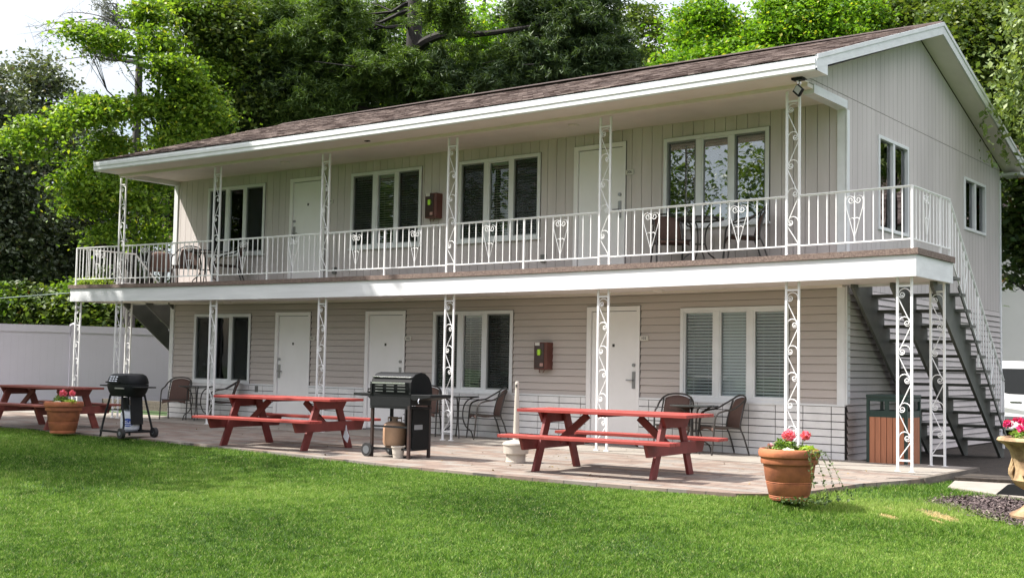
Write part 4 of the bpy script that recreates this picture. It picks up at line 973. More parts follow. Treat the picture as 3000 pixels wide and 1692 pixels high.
def gas_tank(loc, m, label, decal=False, h=.38, rr=.15):
    r = empty('gas_tank', loc, 0, label, 'gas tank', 'gas tanks under the grills')
    b = MB(); b.lathe([(rr*.72, 0), (rr*.75, .02), (rr*.92, .03), (rr, .07), (rr, h*.68), (rr*.95, h*.76), (rr*.75, h*.84), (rr*.4, h*.88), (.0, h*.89)], 28, cap=False); b.build('tank_body', m, r, smooth=True)
    b = MB()
    for k in range(20):
        if k in (4, 5, 14, 15): continue
        a0, a1 = 2*PI*k/20, 2*PI*(k+1)/20; q = rr*.60
        for z0, z1 in ((h*.80, h*.86), (h*.97, h*1.02)): b.bar((q*math.cos(a0), q*math.sin(a0), (z0+z1)/2), (q*math.cos(a1), q*math.sin(a1), (z0+z1)/2), .004, z1-z0+.002)
        if k % 5 in (1, 2): b.bar((q*math.cos(a0), q*math.sin(a0), h*.915), (q*math.cos(a1), q*math.sin(a1), h*.915), .004, h*.12)
    b.build('collar', m if decal else mat('rusty_collar', (.22, .15, .11), .6), r)
    b = MB(); b.lathe([(.018, h*.88), (.018, h*.96), (.028, h*.965), (.028, h*1.0)], 10); b.build('valve', M_steelm, r)
    if decal:
        a = math.radians(-52); b = MB(); vs = []; fs = []; nn = 24; R = rr+.0015
        def onr(u, v, R=R): return (R*math.cos(a+u/rr), R*math.sin(a+u/rr), h*.36+v)
        ring = [(0, 0)]+[(.088*math.cos(t), .062*math.sin(t)) for t in [2*PI*i/nn for i in range(nn)]]
        mid = [(.046*math.cos(t), .033*math.sin(t)) for t in [2*PI*i/nn for i in range(nn)]]
        vs = [onr(0, 0)]+[onr(*p) for p in mid]+[onr(*p) for p in ring[1:]]
        for i in range(nn): j = (i+1) % nn; fs += [(0, 1+i, 1+j), (1+i, 1+nn+i, 1+nn+j, 1+j)]
        b.add(vs, fs); b.build('oval_decal', M_blue, r)
        # white lettering wrapped on the tank
        t = text_obj('decal_lettering', 'ABC gas', .040, M_print, (0, 0, 0), (0, 0, 0), None, 0.0)
        me = t.data
        for v in me.vertices:
            u, w_ = v.co.x*1.0, v.co.y; p_ = onr(u, w_+.014, rr+.0035); v.co = p_
        t.parent = r
        b = MB()
        for vz, L_ in ((-.012, .070), (-.036, .052)):
            seg = 8
            for i in range(seg):
                u0 = -L_+2*L_*i/seg; u1 = -L_+2*L_*(i+1)/seg; b.add([onr(u0, vz-.004, rr+.003), onr(u1, vz-.004, rr+.003), onr(u1, vz+.004, rr+.003), onr(u0, vz+.004, rr+.003)], [(0, 1, 2, 3)])
        b.build('decal_stripe', M_print, r)
    return r
gas_tank((-4.36, -4.13, .11), M_tan, 'tan gas tank standing inside the black cart grill')
b = MB(); b.lathe([(.0, .0), (.062, 0), (.078, .125), (.088, .128), (.090, .145), (.080, .145), (.072, .05), (0, .05)], 24, cap=False); o = b.build('plant_pot', M_beige, smooth=True); o.location = (-4.10, -4.34, .002); tag(o, 'small empty beige plastic pot on the pavers under the cart grill', 'pot')

# small tailgate grill (left)
def small_grill():
    r = empty('small_grill', (-9.50, -4.50, .002), math.radians(-3), 'small black kettle-style gas grill on splayed legs with two wheels', 'grill')
    w, d = .35, .22
    top = [(-w, .0), (-w+.03, .09), (-w+.10, .165), (w-.10, .165), (w-.03, .09), (w, .0)]
    b = MB(); 
    rings = [(1.0, 0), (1.0, .03), (.95, .08), (.86, .125), (.70, .150), (0.0, .156)]; vs = []; fs = []; nn = 24
    for s, z in rings:
        for k in range(nn):
            a = 2*PI*k/nn; c, q = math.cos(a), math.sin(a); ex = 2/3.2
            vs.append((w*s*math.copysign(abs(c)**ex, c), d*s*math.copysign(abs(q)**ex, q), .80+z))
    for j in range(len(rings)-1):
        for k in range(nn): k2 = (k+1) % nn; fs.append((j*nn+k, j*nn+k2, (j+1)*nn+k2, (j+1)*nn+k))
    b.add(vs, fs); lid = b.build('lid', M_black, r, smooth=True)
    b = MB()
    for i in range(3):
        for k in range(3): b.cbox((-.135+.075*i, -d*.995+.012*k+.0, .838+.032*k), (.045, .016, .016), rot(rx=-.35))
    b.build('vent_slots', M_print, lid)  # white colour stands in for the bright glint of the metal vents
    b = MB(); b.bar((-.20, -d-.03, .822), (.12, -d-.03, .822), .02, .02); b.bar((-.19, -d+.0, .822), (-.19, -d-.03, .822), .015, .015); b.bar((.11, -d, .822), (.11, -d-.03, .822), .015, .015); b.build('lid_handle', M_blackm, lid)
    vs = []; fs = []
    for s, z in [(1.0, -.005), (1.0, -.05), (.92, -.12), (.78, -.19), (0, -.195)]:
        for k in range(nn):
            a = 2*PI*k/nn; c, q = math.cos(a), math.sin(a); ex = 2/3.2
            vs.append((w*s*math.copysign(abs(c)**ex, c), d*s*math.copysign(abs(q)**ex, q), .80+z))
    for j in range(4):
        for k in range(nn): k2 = (k+1) % nn; fs.append((j*nn+k, (j+1)*nn+k, (j+1)*nn+k2, j*nn+k2))
    b = MB(); b.add(vs, fs); b.build('bowl', M_blackm, r, smooth=True)
    for s in (-1, 1):
        b = MB(); b.box(min(s*(w-.0), s*(w+.20)), -.15, .745, max(s*(w-.0), s*(w+.20)), .13, .765) if s > 0 else b.box(-w-.20, -.14, .755, -w, .12, .775); b.build('side_shelf', M_blackm, r, bevel=.005)
    b = MB(); b.tube([(-w-.05, -.05, .79), (-w-.02, -.05, .79)], .02, 8); b.build('control_knob', M_chrome, r)
    b = MB(); b.bar((.02, -d-.012, .735), (.26, -d-.012, .735), .012, .02); b.build('front_rail', M_steelm, r)
    for x, y, xt, z0 in ((-.30, -.25, -.22, 0), (.30, -.25, .10, .07), (-.30, .25, -.22, 0), (.32, .25, .22, .07)):
        tube_part('leg', [smoothpath([(x, y, z0), (x*.86+xt*.1, y*.86, .25), (xt*.8+x*.2, y*.7, .50), (xt, y*.6, .64)], 4)], .017, M_blackm, r)
    b = MB(); b.prism([(.02, .10), (.27, .10), (.22, .62), (.05, .62)], .08, .10, 'y'); b.prism([(.27, .20), (.29, .20), (.24, .62), (.22, .62)], -.1, .1, 'y'); b.build('rear_panel', M_blackm, r)
    b = MB(); b.prism([(.04, .42), (.25, .42), (.22, .60), (.05, .60)], -.135, -.125, 'y'); b.build('front_panel', M_black, r)
    b = MB(); b.bar((-.30, -.25, .09), (.30, -.25, .09), .025, .03); b.bar((.30, -.25, .09), (.32, .25, .09), .02, .03); b.bar((-.30, .25, .09), (.32, .25, .09), .025, .03); b.box(-.0, -.24, .075, .30, .22, .085); b.bar((-.27, -.2, .40), (-.27, .2, .40), .015, .015); b.build('base_frame', M_blackm, r)
    for y in (-.25, .25):
        b = MB(); b.tube([(0, -.028, 0), (0, .028, 0)], .075, 18); wh = b.build('wheel', M_rubber, r, smooth=True); wh.location = (.31, y-.03 if y < 0 else y+.03, .075)
        b = MB(); b.tube([(0, -.032, 0), (0, .032, 0)], .03, 12); b.build('hub', M_hub, wh)
small_grill()
gas_tank((-9.40, -4.50, .092), M_tankw, 'white gas tank with a blue oval decal under the small grill', True)

# pots with flowers
def terra_pot(loc, label, seed, sc=1.0, trail=True):
    r = empty('flower_pot', loc, 0, label, 'flower pot', 'terracotta flower pots'); s = sc
    prof = [(0, 0), (.180, 0), (.188, .02), (.183, .03), (.190, .034), (.186, .046), (.193, .052), (.215, .155), (.211, .160), (.219, .166), (.215, .175), (.222, .182), (.243, .335), (.262, .338), (.268, .352), (.266, .392), (.272, .398), (.284, .405), (.290, .425), (.288, .455), (.278, .475), (.262, .480), (.252, .470), (.246, .41), (0, .41)]
    b = MB(); b.lathe([(p[0]*s, p[1]*s) for p in prof], 48, cap=False); b.build('pot_body', M_terra, r, smooth=True)
    b = MB(); b.lathe([(0, .430*s), (.248*s, .425*s), (.25*s, .41*s)], 24, cap=False); b.build('soil', M_soil, r)
    rg = np.random.default_rng(seed)
    def blob(name, c, rad, n, size, m, flat=.5):
        c = np.array(c)*s; d = rg.normal(size=(n, 3)); d /= np.linalg.norm(d, axis=1)[:, None]; P = c+d*(rg.random((n, 1))**.4)*np.array(rad)*s
        leaves(name, P, size*s, m, r, rg, flat)
    blob('foliage', (0, .02, .46), (.20, .17, .06), 420, .022, M_potleaf); blob('foliage', (-.03, -.03, .51), (.12, .10, .07), 420, .016, M_potleaf)
    blob('lime_foliage', (.20, -.02, .46), (.10, .09, .055), 220, .024, M_limeleaf); blob('foliage', (-.17, -.02, .45), (.07, .06, .05), 120, .018, M_vine)
    for c, rad, m, n in (((.00, -.02, .60), (.066, .06, .055), M_pink, 240), ((.145, .04, .605), (.046, .044, .046), M_pink, 170), ((.06, -.15, .470), (.06, .04, .018), M_whitep, 60), ((-.19, .01, .49), (.035, .03, .03), mat_pinkpale, 60), ((-.14, .04, .52), (.022, .02, .02), mat_pinkpale, 40)):
        blob('blossom', c, rad, n, .016, m, 0)
    b = MB(); b.tube([(0, -.01, .42*s), (0, -.02, .55*s)], .004, 4); b.tube([(.08*s, .02*s, .42*s), (.125*s, .04*s, .56*s)], .004, 4); b.build('stem', M_potleafs, r)
    if trail:
        b = MB(); LP = []
        for k, (a0, out, down) in enumerate(((-.35, .16, .40), (-.15, .22, .42), (.0, .30, .40), (-.55, .10, .30))):
            c, q = math.cos(a0), math.sin(a0); pts = smoothpath([(.24*c, .24*q, .46), ((.30+out*.15)*c, (.30+out*.15)*q, .46), ((.31+out*.5)*c, (.31+out*.5)*q, .32), ((.31+out*.8)*c, (.31+out*.8)*q, .46-down*.8), ((.31+out)*c, (.31+out)*q, .46-down)], 6)
            pts = [Vector((p_.x*s+.012*math.sin(9*p_.z+k), p_.y*s, p_.z*s)) for p_ in pts]; b.tube(pts, .0022, 4)
            for p_ in pts[4:]:
                for j in range(2): LP.append(tuple(p_+Vector(rg.normal(0, .012, 3))))
        b.build('trailing_stem', M_potleafs, r)
        leaves('trailing_leaves', np.array(LP), .017*s, M_vine, r, rg, .1)
        n = 200; P = np.stack([rg.uniform(.02, .45, n), rg.uniform(-.30, -.05, n), rg.uniform(.0, .05, n)], 1); leaves('trailing_leaves', P*s, .02*s, M_vine, r, rg, .6)
    return r
def leaves(name, P, size, m, parent, rg, flat=.5, asp=.6, droop=None):
    """diamond leaves with a fold, normals biased upwards by flat"""
    n = len(P); a = rg.normal(size=(n, 3)); a[:, 2] *= (1-flat*.75); a /= np.linalg.norm(a, axis=1)[:, None]+1e-9
    if droop is not None: a[:, 2] -= droop; a /= np.linalg.norm(a, axis=1)[:, None]
    up = np.array([0, 0, 1.0])+rg.normal(size=(n, 3))*(1-flat)*1.2; b = np.cross(up, a); b /= np.linalg.norm(b, axis=1)[:, None]+1e-9
    nn_ = np.cross(a, b); sz = size*rg.uniform(.6, 1.35, n)[:, None]
    A = P-a*sz; C = P+a*sz; B = P+b*sz*asp+nn_*sz*.18; D = P-b*sz*asp+nn_*sz*.18
    V = np.stack([A, B, C, D], 1).reshape(-1, 3); i = np.arange(n)*4; F = np.concatenate([np.stack([i, i+1, i+2], 1), np.stack([i, i+2, i+3], 1)]); rr = rg.random(n)
    return np_mesh(name, V, F, m, parent, np.concatenate([rr, rr]))
mat_pinkpale = leaf_mat('pale_pink_petal', (0.50, 0.20, 0.27), (0.72, 0.42, 0.48), 0.25); M_potleafs = mat('green_stem', (.12, .16, .05), .7)
terra_pot((1.375, -4.86, -.032), 'big terracotta pot with pink, white and lime plants at the right edge of the lawn', 3)
terra_pot((-10.82, -4.72, .002), 'terracotta pot with two pink blooms beside the maroon picnic table', 5, 1.03, trail=False)

rg = np.random.default_rng(77); LP_ = P.copy(); LP_[:, 2] = np.where(LP_[:, 1] > -1.4, .016, .006)
tag(leaves('fallen_leaves', LP_, .020, leaf_mat('dry_leaf', (.10, .06, .03), (.30, .22, .10), .1), None, rg, .93), 'small dry leaves scattered over the patio pavers', 'fallen leaves', kind='stuff')
# stone urn
def urn():
    r = empty('stone_urn', (3.43, -4.08, -.09), 0, 'sun-mottled cast stone urn planted with magenta flowers on the mulch', 'urn')
    s = 1.07
    prof = [(0, 0), (.235, 0), (.24, .02), (.225, .035), (.20, .045), (.15, .075), (.105, .12), (.088, .165), (.10, .185), (.118, .19), (.10, .205), (.12, .225), (.185, .265), (.215, .31), (.205, .35), (.195, .40), (.205, .47), (.235, .55), (.275, .60), (.30, .615), (.325, .625), (.335, .64), (.325, .66), (.30, .668), (.28, .655), (.26, .60), (0, .58)]
    b = MB(); b.lathe([(p[0]*s, p[1]*s) for p in prof], 72, cap=False, flute=lambda a, z: 1+(.035*abs(math.sin(7*a)) if .27 < z < .55 else .012*math.sin(24*a) if z > .62 else 0)); b.build('urn_body', M_urn, r, smooth=True)
    b = MB()
    for k in range(6):
        a = k*PI/3+.4+PI; cx, cy_ = .225*s*math.cos(a), .225*s*math.sin(a)
        for j in range(5): t = a+(j-2)*.09; b.tube([(.20*s*math.cos(t), .20*s*math.sin(t), .30*s), (.235*s*math.cos(t), .235*s*math.sin(t), (.36+.02*(2-abs(j-2)))*s), (.215*s*math.cos(t), .215*s*math.sin(t), (.43+.03*(2-abs(j-2)))*s)], [.012, .016, .006], 5)
    b.build('relief_ornament', M_urn, r, smooth=True)
    b = MB(); b.lathe([(0, .64*s), (.28*s, .635*s)], 20, cap=False); b.build('soil', M_soil, r)
    rg = np.random.default_rng(11)
    def blob(name, c, rad, n, size, m, flat=.4):
        d = rg.normal(size=(n, 3)); d /= np.linalg.norm(d, axis=1)[:, None]; leaves(name, np.array(c)+d*(rg.random((n, 1))**.4)*np.array(rad), size, m, r, rg, flat)
    blob('foliage', (0, 0, .74), (.26, .26, .07), 900, .022, M_potleaf)
    for k in range(14):
        a = 2*PI*k/14+.3; q = .15+.11*(k % 2); blob('blossom', (q*math.cos(a), q*math.sin(a), .80+.03*(k % 3)), (.045, .045, .028), 60, .018, M_magenta, 0)
urn()

# smokers pole
r = empty('smokers_pole', (-2.72, -3.72, .002), 0, 'beige smokers pole rising from a ribbed bucket base behind the picnic table bench', 'ash receptacle')
b = MB(); b.lathe([(.0, 0), (.125, 0), (.128, .015), (.118, .02), (.122, .10), (.15, .11), (.158, .21), (.168, .215), (.166, .235), (.12, .255), (.06, .27), (.035, .275)], 40, cap=False, flute=lambda a, z: 1+(.02*math.sin(22*a) if .10 < z < .205 else 0)); b.build('bucket_base', M_beige, r, smooth=True)
b = MB(); b.lathe([(.040, .27), (.034, .5), (.028, .78), (.024, .88), (.020, .90), (.024, .93), (.026, .965), (.018, .985), (0, .99)], 20, cap=False); b.build('pole', M_beige, r, smooth=True)
b = MB(); b.cbox((.01, -.030, .935), (.018, .012, .035)); b.build('ash_opening', M_ink, r)

# trash bin
def bin_():
    r = empty('litter_bin', (.61, .10, -.068), 0, 'green-framed litter bin with brown plastic slats beside the staircase post', 'litter bin'); w = .25; h = .95
    for sx in (-1, 1):
        for sy_ in (-1, 1):
            b = MB(); b.box(sx*w-.02, sy_*w-.02, 0, sx*w+.02, sy_*w+.02, h); b.build('corner_post', M_green, r, bevel=.008)
    b = MB(); b.box(-w-.025, -w-.025, h-.03, w+.025, w+.025, h+.012); b.build('top_plate', M_green, r, bevel=.012)
    for (ax) in (0, 1):
        for s in (-1, 1):
            for z0, z1 in ((.67, .755), (.02, .055), (h-.075, h-.03)):
                b = MB()
                if ax == 0: b.box(-w+.02, s*w-.014, z0, w-.02, s*w+.014, z1)
                else: b.box(s*w-.014, -w+.02, z0, s*w+.014, w-.02, z1)
                b.build('band', M_green, r)
            if ax == 0: b = MB(); b.box(-.028, s*w-.012, .755, .028, s*w+.012, h-.075); b.build('divider', M_green, r)
            b = MB(); n = 6; sw = (2*w-.04)/n
            for i in range(n):
                a = -w+.02+sw*i+.004; c = a+sw-.008
                if ax == 0: b.box(a, s*(w+.004)-.010, .055, c, s*(w+.004)+.010, .67)
                else: b.box(s*(w+.004)-.010, a, .055, s*(w+.004)+.010, c, .67)
            b.build('slat_panel', M_slatb, r)
    b = MB(); b.box(-w+.03, -w+.03, .03, w-.03, w-.03, .66); b.build('liner', M_blackm, r)
bin_()

# a leafy planter on the left landing corner
r = empty('planter', (-15.72, -1.0, float(sagz(np.array(-15.7), DEC))), 0, 'low planter of pale green leaves on the left corner of the balcony', 'planter')
b = MB(); b.box(-.16, -.10, 0, .45, .10, .07); b.build('planter_box', M_soil, r)
rg = np.random.default_rng(21); n = 420; P = np.stack([rg.uniform(-.42, .6, n), rg.uniform(-.22, .1, n), rg.uniform(.0, .15, n)], 1); leaves('foliage', P, .035, M_limeleaf, r, rg, .5)
n = 160; P = np.stack([rg.normal(.30, .10, n), rg.normal(0, .08, n), rg.uniform(.1, .42, n)], 1); leaves('foliage', P, .03, M_vine, r, rg, .3)

# vinyl fence
def fence():
    r = empty('vinyl_fence', (-20, 1.3, 0), 0, 'white vinyl privacy fence across the left side of the yard', 'fence')
    A = np.array([-19.95, 1.33]); d1 = np.array([-19.2-A[0], 3.43-A[1]]); d1 /= np.linalg.norm(d1); d2 = np.array([-20.66-A[0], -.11-A[1]]); d2 = d2/np.linalg.norm(d2)
    H = 1.90; z0 = .06
    for d in (d1, d2):
        for k in range(4):
            L0 = 2.45
            a = A+d*L0*k; c = A+d*L0*(k+1); ad = d*.07; a_ = a+ad; c_ = c-ad
            b = MB(); nb = 14
            for i in range(nb):
                p = a_+(c_-a_)*i/nb; q = a_+(c_-a_)*(i+.995)/nb; b.bar((p[0], p[1], z0+H/2-.06), (q[0], q[1], z0+H/2-.06), .022, H-.22)
            o = b.build('panel', M_vinyl, r); o.data.transform(Matrix.Translation(-r.location))
            for rz_, rw_, rh_ in ((H-.10+z0, .10, .17), (z0+.07, .05, .14)):
                b = MB(); b.bar((a_[0], a_[1], rz_), (c_[0], c_[1], rz_), rw_, rh_); b.build('rail', M_vinyl, r).data.transform(Matrix.Translation(-r.location))
            if not (d is d2 and k == 0):
                b = MB(); rz = rot(rz=math.atan2(d[1], d[0])); b.cbox((a[0], a[1], (H+.05)/2), (.127, .127, H+.05), rz); o = b.build('fence_post', M_vinyl, r); o.data.transform(Matrix.Translation(-r.location))
                b = MB(); b.cbox((a[0], a[1], H+.06), (.15, .15, .03), rz); vs = [rz @ Vector((sx*.07, sy_*.07, 0))+Vector((a[0], a[1], H+.075)) for sx, sy_ in ((-1, -1), (1, -1), (1, 1), (-1, 1))]+[Vector((a[0], a[1], H+.125))]
                b.add(vs, [(0, 1, 4), (1, 2, 4), (2, 3, 4), (3, 0, 4)]); q = b.build('post_cap', M_vinyl, r); q.data.transform(Matrix.Translation(-r.location))
    return r
fence()
# weathered planks lying at the foot of the fence
b = MB()
for k in range(3): b.box(-19.0, 1.55+.0*k, .0+.075*k, -14.9, 1.64, .07+.075*k)
tag(b.build('timber_edging', M_timber), 'stack of dark timbers at the foot of the fence by the left staircase', 'edging')

# white building behind, right
def garage():
    r = empty('white_building', (-3, 20.5, -.4), 0, 'white stucco building beyond the parked car at the right edge', 'building')
    b = MB(); b.box(-3, 0, -.1, 16, 8, 6.0); b.build('wall', M_garage, r)
    b = MB(); b.prism([(-.5, 6.0), (8.5, 6.0), (4, 8.2)], -3.4, 16.4, 'x'); b.build('roof', M_shingle, r)
    b = MB(); b.tube([(.62, -.02, 2.45), (.62, -.25, 2.42), (.50, -.32, 2.45)], .012, 5); b.tube([(.62, -.02, 2.45), (.64, -.02, 2.7)], .010, 5); b.build('wall_bracket', M_ink, r)
garage()
# parked car
def car():
    r = empty('parked_car', (-1.15, 12.1, -.41), math.radians(-8), 'white sport utility vehicle parked behind the motel at the right edge', 'car')
    L_, Wd, H = 5.0, 1.0, 1.88; x0 = -1.15
    prof = [(x0, .42), (x0, .95), (x0+.06, 1.08), (x0+.25, 1.75), (x0+.45, H), (x0+2.6, H-.01), (x0+3.05, H-.10), (x0+3.65, 1.18), (x0+4.75, 1.02), (x0+4.98, .85), (x0+L_, .42)]
    def hw(z): return Wd if z < 1.1 else Wd-(z-1.1)*.28
    vs = [(p, -hw(q), q) for p, q in prof]+[(p, hw(q), q) for p, q in prof]; n = len(prof)
    b = MB(); b.add(vs, [tuple(range(n)), tuple(range(2*n-1, n-1, -1))]+[(i, n+i, n+(i+1) % n, (i+1) % n) for i in range(n)]); b.build('body', M_car, r, bevel=.05)
    def win(name, pts, m):
        b = MB(); vs = []
        for off in (.0, .012):
            for p, q in pts: vs.append((p, -hw(q)-.006-off, q))
        k = len(pts); b.add(vs, [tuple(range(k)), tuple(range(2*k-1, k-1, -1))]+[(i, k+i, k+(i+1) % k, (i+1) % k) for i in range(k)]); b.build(name, m, r)
    win('window', [(x0+.42, 1.18), (x0+.95, 1.18), (x0+.95, 1.70), (x0+.60, 1.70)], M_carglass)
    win('window', [(x0+1.15, 1.18), (x0+1.98, 1.18), (x0+1.98, 1.72), (x0+1.28, 1.72)], M_carglass)
    win('window', [(x0+2.10, 1.18), (x0+3.15, 1.18), (x0+2.78, 1.70), (x0+2.10, 1.72)], M_carglass)
    win('rear_lamp', [(x0+.02, .95), (x0+.12, .95), (x0+.16, 1.3), (x0+.10, 1.3)], M_carlight)
    for a in (1.75, 2.90):
        b = MB(); b.cbox((x0+a, -1.025, 1.03), (.24, .03, .035)); b.cbox((x0+a+.07, -1.012, 1.02), (.10, .02, .06)); b.build('door_handle', M_chrome, r, bevel=.01)
    b = MB()
    for a in (1.05, 2.04, 3.2): b.box(x0+a-.006, -1.004, .5, x0+a+.006, -.99, 1.16)
    b.box(x0+.3, -1.02, .66, x0+4.4, -.99, .72); b.build('door_trim', M_hub, r)
    for x in (x0+.95, x0+3.95):
        for s in (-1, 1):
            b = MB(); b.tube([(x, s*1.01, .37), (x, s*.78, .37)], .37, 28); w_ = b.build('wheel', M_rubber, r, smooth=True)
            b = MB(); b.tube([(x, s*1.018, .37), (x, s*.85, .37)], .23, 20); b.build('rim', M_chrome, w_)
    b = MB(); b.box(x0-.10, -.95, .38, x0+.02, .95, .66); b.build('bumper', M_hub, r, bevel=.03)
car()

# ================================================================ trees
def pt(u, v, d):
    r = ray(u, v); return CAM+r/np.linalg.norm(r[:2])*d
RXY = np.array([math.cos(YAW), math.sin(YAW), 0.0]); FXY = np.array([-math.sin(YAW), math.cos(YAW), 0.0])
def tree(name, label, base, crowns, n, size, m, bark=None, tr=.2, H=None, style='broad', seed=1, clump=(.55, .95), cden=70, group=None, limbs=14, trunk_to=None, flat=.55, gap=.0, category='tree', rise=.5, bare=0):
    """crowns: list of (u, v, ru, rv, dist) in photo pixels and metres (or ('w', x, y, z, rx, rz) in world)"""
    rg = np.random.default_rng(seed); bark = bark or M_bark; base = np.array([base[0], base[1], float(lawn_z(base[0], base[1]))-.1 if base[1] < 60 else -.2])
    root = empty(name, tuple(base), 0, label, category, group)
    C = []; tot = 0; E = []
    for c in crowns:
        if c[0] == 'w': ctr = np.array(c[1:4], float); rx = c[4]; rz = c[5]; ry = c[4]
        else:
            u, v, ru, rv, d = c; ctr = pt(u, v, d); rx = ru/F_PX*d; rz = rv/F_PX*d; ry = min(rx, max(rz, 1.5)*1.2)*.9
        E.append((ctr, rx, ry, rz, rx*ry*rz))
    vol = sum(e[4]**.75 for e in E); P = []; CL = []
    for ctr, rx, ry, rz, w in E:
        k = max(3, int(cden*(w**.75)/vol)); dd = rg.normal(size=(k, 3)); dd /= np.linalg.norm(dd, axis=1)[:, None]; rr = rg.random((k, 1))**(1/2.2)
        q = dd*rr; cc = ctr+q[:, :1]*rx*RXY+q[:, 1:2]*ry*FXY+q[:, 2:3]*rz*np.array([0, 0, 1.0]); CL.append(cc)
    CL = np.concatenate(CL); K = len(CL); per = max(10, n//K)
    cr = rg.uniform(clump[0], clump[1], K)
    for i in range(K):
        ni = int(per*rg.uniform(.6, 1.4)*(cr[i]/np.mean(cr))**2)
        if style == 'broad':
            # a clump is a few drooping sheets of leaves
            q = rg.normal(size=(ni, 3))*np.array([cr[i]*.78, cr[i]*.78, cr[i]*.13]); lay = rg.integers(0, 2, ni)-.5; q[:, 2] += lay*cr[i]*.6-.25*(q[:, 0]**2+q[:, 1]**2)/cr[i]*.6
        elif style == 'hang':
            ns = max(4, ni//40); st = rg.integers(0, ns, ni); sx_ = rg.normal(size=(ns, 2))*cr[i]*.6; t = rg.random(ni); q = np.stack([sx_[st, 0]+rg.normal(0, .05, ni)+.1*t, sx_[st, 1]+rg.normal(0, .05, ni), cr[i]*.5-t*cr[i]*1.8], 1)
        else:
            # conifer: sprays fanning along a bough direction
            a0 = rg.uniform(0, 2*PI); ns = max(5, ni//70); st = rg.integers(0, ns, ni); an = a0+rg.normal(0, .7, ns); ln = cr[i]*rg.uniform(.7, 1.5, ns); t = rg.random(ni)
            q = np.stack([np.cos(an[st])*ln[st]*(t-.3), np.sin(an[st])*ln[st]*(t-.3), rg.normal(0, .14, ns)[st]*cr[i]*1.6-.22*ln[st]*t*t], 1)+rg.normal(0, .055, (ni, 3))
        P.append(CL[i]+q)
    P = np.concatenate(P)
    top = np.percentile(P[:, 2], 96)-.8 if trunk_to is None else trunk_to; tops = np.array([base[0], base[1], top])
    leaf = 'foliage'
    if style == 'needle': o = leaves(leaf, P-base, size, m, root, rg, .2, .16)
    else: o = leaves(leaf, P-base, size, m, root, rg, flat, .62, droop=.25 if style != 'hang' else .8)
    # trunk and limbs
    b = MB(); pts = []; ax = []
    lean = rg.normal(0, .15, 2); 
    for i in range(9):
        t = i/8; x = base[0]+lean[0]*math.sin(t*3)*.5; y = base[1]+lean[1]*math.sin(t*2.5)*.5; z = base[2]+(top-base[2])*t; ax.append((x, y, z)); pts.append((x-base[0], y-base[1], z-base[2]))
    b.tube(pts, [tr*(1.25 if i == 0 else 1-.8*i/8) for i in range(9)], 9); b.build('trunk', bark, root, smooth=True)
    b = MB(); ax = np.array(ax); order = rg.permutation(K)[:limbs]
    for i in order:
        c = CL[i]; zz = max(base[2]+(top-base[2])*.15, c[2]-rise*np.linalg.norm(c[:2]-base[:2])); zz = min(zz, top-.3); t = (zz-base[2])/(top-base[2]); k = t*8; k0 = int(min(7, k)); a = ax[k0]+(ax[k0+1]-ax[k0])*(k-k0)
        mid = (a+c)/2+np.array([rg.normal(0, .15), rg.normal(0, .15), -.1]); r0 = min(.075, max(.02, tr*(.45-.25*t))); sub = [a, mid*.5+a*.5+np.array([0, 0, .02]), mid, (mid+c)/2+np.array([rg.normal(0, .1), 0, .05]), c]
        b.tube([tuple(p_-base) for p_ in sub], [r0, r0*.8, r0*.6, r0*.4, r0*.15], 5)
        for _ in range(3):
            e = c+rg.normal(size=3)*np.array([cr[i], cr[i], cr[i]*.35])*.7; b.tube([tuple(mid-base), tuple((mid+e)/2-base+rg.normal(0, .06, 3)), tuple(e-base)], [r0*.4, r0*.25, r0*.08], 4)
    b.build('limb', bark, root, smooth=True)
    return root
G1 = 'trees behind the motel and fence'
# far-left dark evergreen group
tree('evergreen_tree', 'dark bluish evergreen rising to a ragged point at the far left', at_dist(110, 40), [(120, 190, 30, 50, 40), (115, 270, 75, 60, 40), (105, 420, 130, 130, 40), (120, 700, 200, 200, 40), (60, 880, 180, 110, 40)], 70000, .072, L_blue, M_barkd, .25, style='broad', seed=2, clump=(.35, .75), cden=260, group=G1, limbs=20)
tree('evergreen_tree', 'dark bluish evergreen cut by the left edge of the photo', at_dist(-60, 38), [(-40, 320, 75, 150, 38), (-40, 600, 140, 260, 38)], 36000, .075, L_blue, M_barkd, .25, style='broad', seed=3, clump=(.35, .75), cden=150, group=G1, limbs=12)
tree('evergreen_tree', 'dark bluish tree filling the gap left of the balcony corner', at_dist(290, 42), [(300, 560, 120, 170, 42), (260, 800, 190, 170, 42)], 45000, .08, L_blue, M_barkd, .22, style='broad', seed=4, clump=(.4, .8), cden=170, group=G1, limbs=12)
